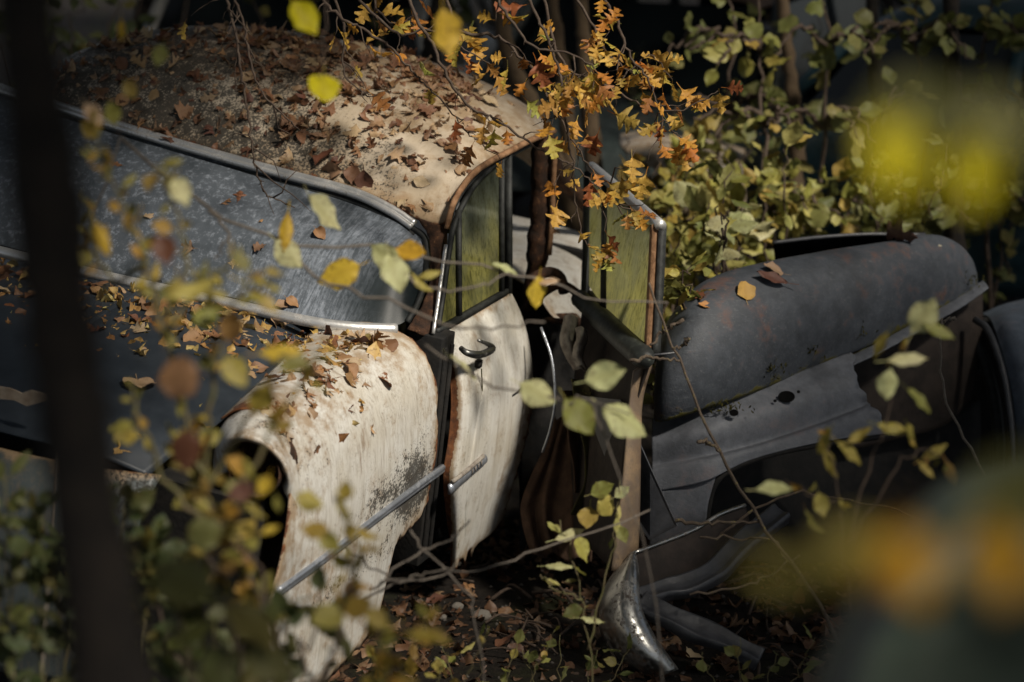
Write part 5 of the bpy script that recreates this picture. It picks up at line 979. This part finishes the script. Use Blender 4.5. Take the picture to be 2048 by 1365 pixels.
def tallsap(label, pts, d, n, mat, size=.10):
    st = [[(u, v, d) for u, v in pts]]
    for k in range(7):
        i = rng.integers(1, len(pts) - 1); u, v = pts[i]; du = rng.choice([-1, 1]) * rng.uniform(50, 150); st.append([(u, v, d), (u + du * .5, v - 30, d - .1), (u + du, v - 20 + 60 * rng.random(), d - .2)])
    return sprig('leafy_sapling', label, 'sapling', st, [], mat, r=(.012, .004), stemmat=M['twig'], auto=dict(n=n, size=size, kinds=['ovate', 'ovate', 'round'], tmin=.1, spread=.8, hang=.4), jit=.01)
tallsap('leafy sapling with dull yellow leaves between the tan sapling trunk and the dark green saloon', [(1545, 640), (1540, 420), (1530, 250), (1520, 100), (1510, -40)], 9.0, 50, 'lf_green', .085)
tallsap('leafy sapling with dull leaves beside the dark trunk behind the grey wing crown', [(1650, 640), (1640, 420), (1650, 250), (1660, 90), (1640, -40)], 9.2, 48, 'lf_olive', .085)
tallsap('sparse sapling of grey green leaves in the dark wood above the near yellow leaves', [(1830, 640), (1840, 420), (1850, 220), (1830, 80), (1840, -40)], 9.5, 60, 'lf_olive', .085)
tallsap('dim sapling at the dark edge of the wood beyond the blue grey car', [(1985, 700), (1980, 420), (1960, 220), (1970, 80), (1990, -40)], 9.6, 90, 'lf_olive', .08)
tallsap('thin sapling with greenish leaves behind the hawthorn twigs', [(1440, 560), (1430, 380), (1450, 220), (1470, 90), (1460, -40)], 9.4, 60, 'lf_olive', .07)
# ================================================================== fallen leaves
def worldv(Vc): return [Vector(car(*p)) for p in Vc]
SURF = {'roof': BVHTree.FromPolygons(worldv(ROOFV), ROOFF), 'hood': BVHTree.FromPolygons(worldv(HOODV), HOODF), 'fender': BVHTree.FromPolygons(worldv(FENV), FENF), 'screen': BVHTree.FromPolygons(worldv(gl.reshape(-1, 3)), gfaces(22, 60)),
        'quarter': BVHTree.FromPolygons(worldv(RQV), RQF), 'wing': BVHTree.FromPolygons([Vector(p) for p in GWV], GWF), 'ground': GBVH}
def hit(u, v, *names):
    dr = Vector(Q(u, v, 1) - CC).normalized(); best = None
    for n_ in names:
        h = SURF[n_].ray_cast(Vector(CC), dr)
        if h[0] is not None and (best is None or h[3] < best[3]): best = h
    if best is None: return None
    n_ = np.array(best[1]); n_ = n_ if n_ @ (CC - np.array(best[0])) > 0 else -n_
    return np.array(best[0]), n_
sil = ([60, 100, 200, 400, 560, 720, 850, 930, 1010, 1080], [110, 75, 50, 28, 40, 75, 115, 150, 185, 225])
litter = []                                         # (u, v, size m, surfaces, region)
def rand_region(n, box, dens, names, region, smin=.018, smax=.062):
    k = 0; tries = 0
    while k < n and tries < n * 60:
        tries += 1; u = rng.uniform(box[0], box[2]); v = rng.uniform(box[1], box[3])
        if rng.random() < dens(u, v): litter.append((u, v, smin + (smax - smin) * rng.random() ** 1.6, names, region)); k += 1
def roof_d(u, v):
    s = v - np.interp(u, *sil); n_ = mnoise.noise(Vector((u / 60, v / 45, 1.)))
    if s < 0 or u > 1040: return 0
    d_ = math.exp(-(s / (115 if u > 450 else 75)) ** 1.5) * (.75 + .7 * n_) + .10 * (s < 300) * (.6 + n_)
    return max(0, d_) * min(1, max(.04, (985 - u) / 120)) * (1 if v < 330 else .35)
rand_region(1250, (90, 25, 1040, 420), roof_d, ('roof',), 'roof')
def cowl_d(u, v):
    line = np.interp(u, [0, 200, 440, 600, 700, 800], [525, 572, 618, 655, 675, 690]); s = v - line
    if s < 0: return 0
    n_ = mnoise.noise(Vector((u / 50, v / 40, 5.)))
    return (math.exp(-(s / 60) ** 1.4) * (.8 + .6 * n_) if 0 < u < 720 else math.exp(-s / 14) * .8) + .012
rand_region(520, (0, 500, 780, 960), cowl_d, ('hood', 'fender'), 'hood')
def ridge_d(u, v):
    l_ = np.interp(v, [680, 760, 820, 880], [690, 590, 540, 500]); s = (u - l_)
    return math.exp(-((s - 25) / 42) ** 2) * (.5 + .8 * mnoise.noise(Vector((u / 30, v / 30, 8.))))
rand_region(80, (480, 670, 760, 900), ridge_d, ('fender',), 'fender', .025, .05)
rand_region(26, (1080, 400, 1180, 470), lambda u, v: 1, ('quarter',), 'quarter', .03, .05)
for u, v in ((450, 405), (478, 396), (526, 440), (378, 497), (474, 524), (520, 497), (404, 620), (585, 606), (566, 612), (640, 470), (300, 430), (235, 330)): litter.append((u, v, .034 + .02 * rng.random(), ('screen',), 'screen'))
for u, v, s in ((600, 252, .11), (585, 262, .08), (652, 318, .085), (640, 250, .06), (610, 275, .07), (705, 352, .07), (730, 368, .08), (665, 345, .075), (828, 412, .05), (800, 402, .045), (545, 203, .075), (985, 300, .05)): litter.append((u, v, s, ('roof',), 'roofbig'))
for u, v, s in ((698, 820, .026), (640, 770, .05), (660, 762, .045), (615, 800, .05)): litter.append((u, v, s, ('fender',), 'fender'))
def ground_d(u, v): return .25 + .75 * max(0, mnoise.noise(Vector((u / 90, v / 60, 2.))) + .3)
rand_region(1500, (560, 1040, 2040, 1365), ground_d, ('ground',), 'ground', .022, .07)
items = []
for u, v, s, names, reg in litter:
    h = hit(u, v, *names)
    if h is None: continue
    p, n_ = h
    N = n_ + (.38 if reg != 'screen' else .15) * rnd(); N /= np.linalg.norm(N); T = rnd(); T -= N * (T @ N); T /= np.linalg.norm(T)
    items.append((p + n_ * (s * .10 + .006 * rng.random() * (reg in ('roof', 'hood'))) - T * s * .45, T, N, s, reg))
LBL = {'roof': ('brown fallen leaf in the loose litter on the cream car roof', 'fallen leaves on the car roof'), 'roofbig': ('large curled brown leaf on the front half of the cream roof', 'large leaves on the car roof'), 'hood': ('fallen leaf in the litter on the dark hood below the windscreen', 'fallen leaves on the hood'),
       'fender': ('fallen leaf on the ridge of the cream front fender', 'fallen leaves on the front fender'), 'screen': ('small dry leaf stuck to the dusty windscreen', 'leaves stuck to the windscreen'), 'quarter': ('fallen leaf on the rear deck behind the centre post', 'fallen leaves on the rear deck'), 'ground': ('fallen leaf on the dark soil around the bent bumper', 'fallen leaves on the soil')}
QUOTA = {'roof': 150, 'roofbig': 20, 'hood': 70, 'fender': 24, 'screen': 14, 'quarter': 0, 'ground': 30}
VAR = {k: [] for k in ('lobed', 'maple', 'ovate', 'round', 'narrow')}
def leaf_mesh(kind, i):
    V, F, lw, ve = leaf_shape(kind, random.uniform(-.4, .45), random.choice((-1, 1)) * random.uniform(.2, .7), random.uniform(-.7, .7), i + 3, .22)
    me = bpy.data.meshes.new('fallen_leaf'); me.from_pydata(V.tolist(), [], F); me.update(); me.polygons.foreach_set('use_smooth', [True] * len(F))
    for k, a in (('lw', lw), ('vein', ve)): at = me.attributes.new(k, 'FLOAT', 'POINT'); at.data.foreach_set('value', a)
    me.materials.append(M['lf_fallen']); return me
for k in VAR: VAR[k] = [leaf_mesh(k, i) for i in range(5)]
def put_leaf(p, T, N, s, kind, label, group=None, mat=None, mesh=None):
    me = mesh or random.choice(VAR[kind]); o = bpy.data.objects.new('fallen_leaf', me); COL.objects.link(o)
    R_ = frame(T, N); o.matrix_world = Matrix([[R_[0][i] * s, R_[1][i] * s, R_[2][i] * s, p[i]] for i in range(3)] + [[0, 0, 0, 1]])
    if mat: o.material_slots[0].link = 'OBJECT'; o.material_slots[0].material = mat
    return tag(o, label, 'leaf', group)
rest = {}
cnt = {}
for p, T, N, s, reg in sorted(items, key=lambda t: -t[3]):
    cnt[reg] = cnt.get(reg, 0) + 1; kind = random.choice(('lobed', 'lobed', 'ovate', 'maple', 'ovate', 'narrow') if reg not in ('hood', 'ground') else ('lobed', 'maple', 'round', 'ovate', 'ovate'))
    if cnt[reg] <= QUOTA[reg]: put_leaf(p, T, N, s, kind, *LBL[reg])
    else: rest.setdefault(reg, []).append((p, T, N, s, kind))
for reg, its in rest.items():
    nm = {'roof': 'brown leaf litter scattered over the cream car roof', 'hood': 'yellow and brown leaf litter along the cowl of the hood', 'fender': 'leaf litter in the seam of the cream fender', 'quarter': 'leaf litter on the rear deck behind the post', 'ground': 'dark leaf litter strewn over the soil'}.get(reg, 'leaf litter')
    o = foliage('leaf_litter', its, M['lf_brown_shaded'] if reg == 'ground' else M['lf_brown'] if reg != 'hood' else M['lf_mix'], None, 1.1)
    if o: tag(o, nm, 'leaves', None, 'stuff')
def one_leaf(u, v, px, ang, kind, label, col, names, lift=.12, tilt=.12, trans=.05):
    h = hit(u, v, *names)
    if h is None: return
    p, n_ = h; s = px / FPX * 7.0; T = idir(ang); N = n_ + tilt * rnd(); N /= np.linalg.norm(N); T = T - N * (T @ N); T /= np.linalg.norm(T)
    mt = mat_leaf('single_leaf', [col, tuple(c * .8 for c in col)], trans, .45, single=True)
    V_, F_, lw_, ve_ = leaf_shape(kind, -.18, .30, .12, int(u) % 9, .34); me = bpy.data.meshes.new('fallen_leaf'); me.from_pydata(V_.tolist(), [], F_); me.update(); me.polygons.foreach_set('use_smooth', [True] * len(F_))
    for k, a in (('lw', lw_), ('vein', ve_)): at = me.attributes.new(k, 'FLOAT', 'POINT'); at.data.foreach_set('value', a)
    me.materials.append(mt); put_leaf(p + n_ * (s * lift) - T * s * .5, T, N, s, kind, label, None, None, me)
one_leaf(1488, 586, 44, 80, 'round', 'heart shaped golden leaf with long stalk on the grey wing', (.62, .38, .10), ('wing',), .10)
one_leaf(1536, 565, 76, 178, 'narrow', 'dark red brown leaf lying on top of the grey wing beside the golden leaf', (.12, .05, .035), ('wing',), .16)
one_leaf(1543, 546, 50, 180, 'ovate', 'pale tan folded leaf behind the dark red brown leaf on the grey wing', (.36, .24, .15), ('wing',), .14)
one_leaf(1397, 598, 30, 200, 'maple', 'small rust brown curled leaf near the left end of the grey wing', (.22, .085, .04), ('wing',), .14)
one_leaf(1409, 614, 28, 175, 'ovate', 'small orange leaf just below another curled leaf on the grey wing', (.50, .24, .08), ('wing',), .12)
one_leaf(1800, 489, 70, 15, 'maple', 'twisted purple brown leaf on the crown of the grey wing by the dark opening', (.13, .075, .06), ('wing',), .22, .5)
one_leaf(1874, 493, 20, 10, 'narrow', 'tiny pale leaf on the rounded end of the grey wing', (.60, .55, .42), ('wing',), .12)
one_leaf(278, 780, 60, 265, 'round', 'round pale tan leaf lying flat on the dark hood', (.48, .33, .20), ('hood',), .12)
one_leaf(490, 828, 84, 290, 'ovate', 'large pale oval leaf caught at the gap between hood and fender', (.58, .46, .30), ('fender', 'hood'), .3)
one_leaf(930, 642, 22, 250, 'maple', 'small red brown leaf lying on top of the front door', (.25, .08, .04), ('roof', 'fender', 'wing', 'ground'), .1) if False else None
# ================================================================== stones
M['stone'] = mat_dull('stone', (.16, .145, .125), (.09, .08, .068), .8, 12, .6, (.05, .05, .03))
def stone(u, v, px, label, sd):
    h = hit(u, v, 'ground'); p, n_ = h; r_ = px / FPX * 7 / 2; bm = bmesh.new(); bmesh.ops.create_icosphere(bm, subdivisions=3, radius=1)
    V = np.array([v_.co[:] for v_ in bm.verts]); F = [tuple(v_.index for v_ in f.verts) for f in bm.faces]; bm.free()
    V *= (1 + .28 * np.array([mnoise.noise(Vector(x) * 1.3 + Vector((sd, 0, 0))) for x in V]))[:, None]; V = V * np.array([1, .8, .62]) * r_ + p + np.array([0, 0, r_ * .25])
    return tag(mk('stone', V, F, M['stone']), label, 'stone')
for i, (u, v, px, lb) in enumerate(((965, 1236, 42, 'pale lumpy stone on the soil, largest below the front door'), (915, 1216, 26, 'rounded brown stone left of the pale lumpy stone'), (1010, 1132, 24, 'small grey stone under the rear lower edge of the door'), (1000, 1150, 16, 'tiny stone next to the small grey stone under the door'), (1085, 1100, 18, 'pebble in the dark below the hanging cloth'), (1020, 1300, 20, 'half buried stone near the lower edge among leaves'), (885, 1238, 20, 'dark stone beside the torn fender bottom'))):
    stone(u, v, px, lb, i * 3.7)
its = MB(); M['gravel'] = mat_dull('gravel', (.05, .045, .038), (.09, .08, .07), .85, 30, .4)
for k in range(260):
    u, v = rng.uniform(820, 1700), rng.uniform(1040, 1365); h = hit(u, v, 'ground')
    if h: 
        r_ = rng.uniform(.003, .009); p = h[0]; its.add([p + r_ * np.array(q) * (1 + .3 * rng.random()) for q in ((1, 0, 0), (-1, 0, 0), (0, 1, 0), (0, -1, 0), (0, 0, .8), (0, 0, -.8))], [(0, 2, 4), (2, 1, 4), (1, 3, 4), (3, 0, 4), (2, 0, 5), (1, 2, 5), (3, 1, 5), (0, 3, 5)])
tag(its.mk('gravel', M['gravel'], None), 'fine gravel scattered on the dark soil', 'gravel', None, 'stuff')
tw_ = []
for k in range(60):                                # dead sticks on the soil
    u, v = rng.uniform(850, 1600), rng.uniform(1060, 1350); h = hit(u, v, 'ground'); 
    if h is None: continue
    a_ = rng.uniform(0, pi); L_ = rng.uniform(.08, .30); p = h[0] + np.array([0, 0, .012]); dv = np.array([cos(a_), sin(a_), .1 * rnd(1)[0]])
    P = cr([p - dv * L_ / 2, p + .02 * rnd() + np.array([0, 0, .01]), p + dv * L_ / 2], 8); o = MB().tube(P, np.linspace(.005, .002, 8) * rng.uniform(.6, 1.4), 6).mk('stick', M['twig'], None)
    tag(o, 'dead stick lying on the dark soil below the cars', 'stick', 'dead sticks on the soil')
# ================================================================== light
sl_ = bpy.data.lights.new('sun', 'SUN'); sl_.energy = 4.7; sl_.angle = radians(6); sl_.color = (1, .92, .80)
so = bpy.data.objects.new('sun', sl_); COL.objects.link(so); so.rotation_euler = Vector(SUN).to_track_quat('Z', 'Y').to_euler(); so.location = (6, -3, 9)
w = bpy.data.worlds.new('World'); SC.world = w; w.use_nodes = True; nt = w.node_tree
sk = nt.nodes.new('ShaderNodeTexSky'); sk.sky_type = 'NISHITA'; sk.sun_disc = False
sk.sun_elevation = asin(SUN[2]); sk.sun_rotation = atan2(SUN[0], SUN[1])
bg = nt.nodes['Background']; hs = nt.nodes.new('ShaderNodeHueSaturation'); hs.inputs['Saturation'].default_value = .5; nt.links.new(sk.outputs[0], hs.inputs['Color']); nt.links.new(hs.outputs[0], bg.inputs[0]); bg.inputs[1].default_value = .052
SC.view_settings.view_transform = 'Standard'; SC.view_settings.look = 'None'; SC.view_settings.exposure = 0.25; SC.view_settings.gamma = 1
SC.render.engine = 'CYCLES'; SC.cycles.use_denoising = True; SC.cycles.max_bounces = 6; SC.cycles.transparent_max_bounces = 12
SC.cycles.sample_clamp_indirect = 6
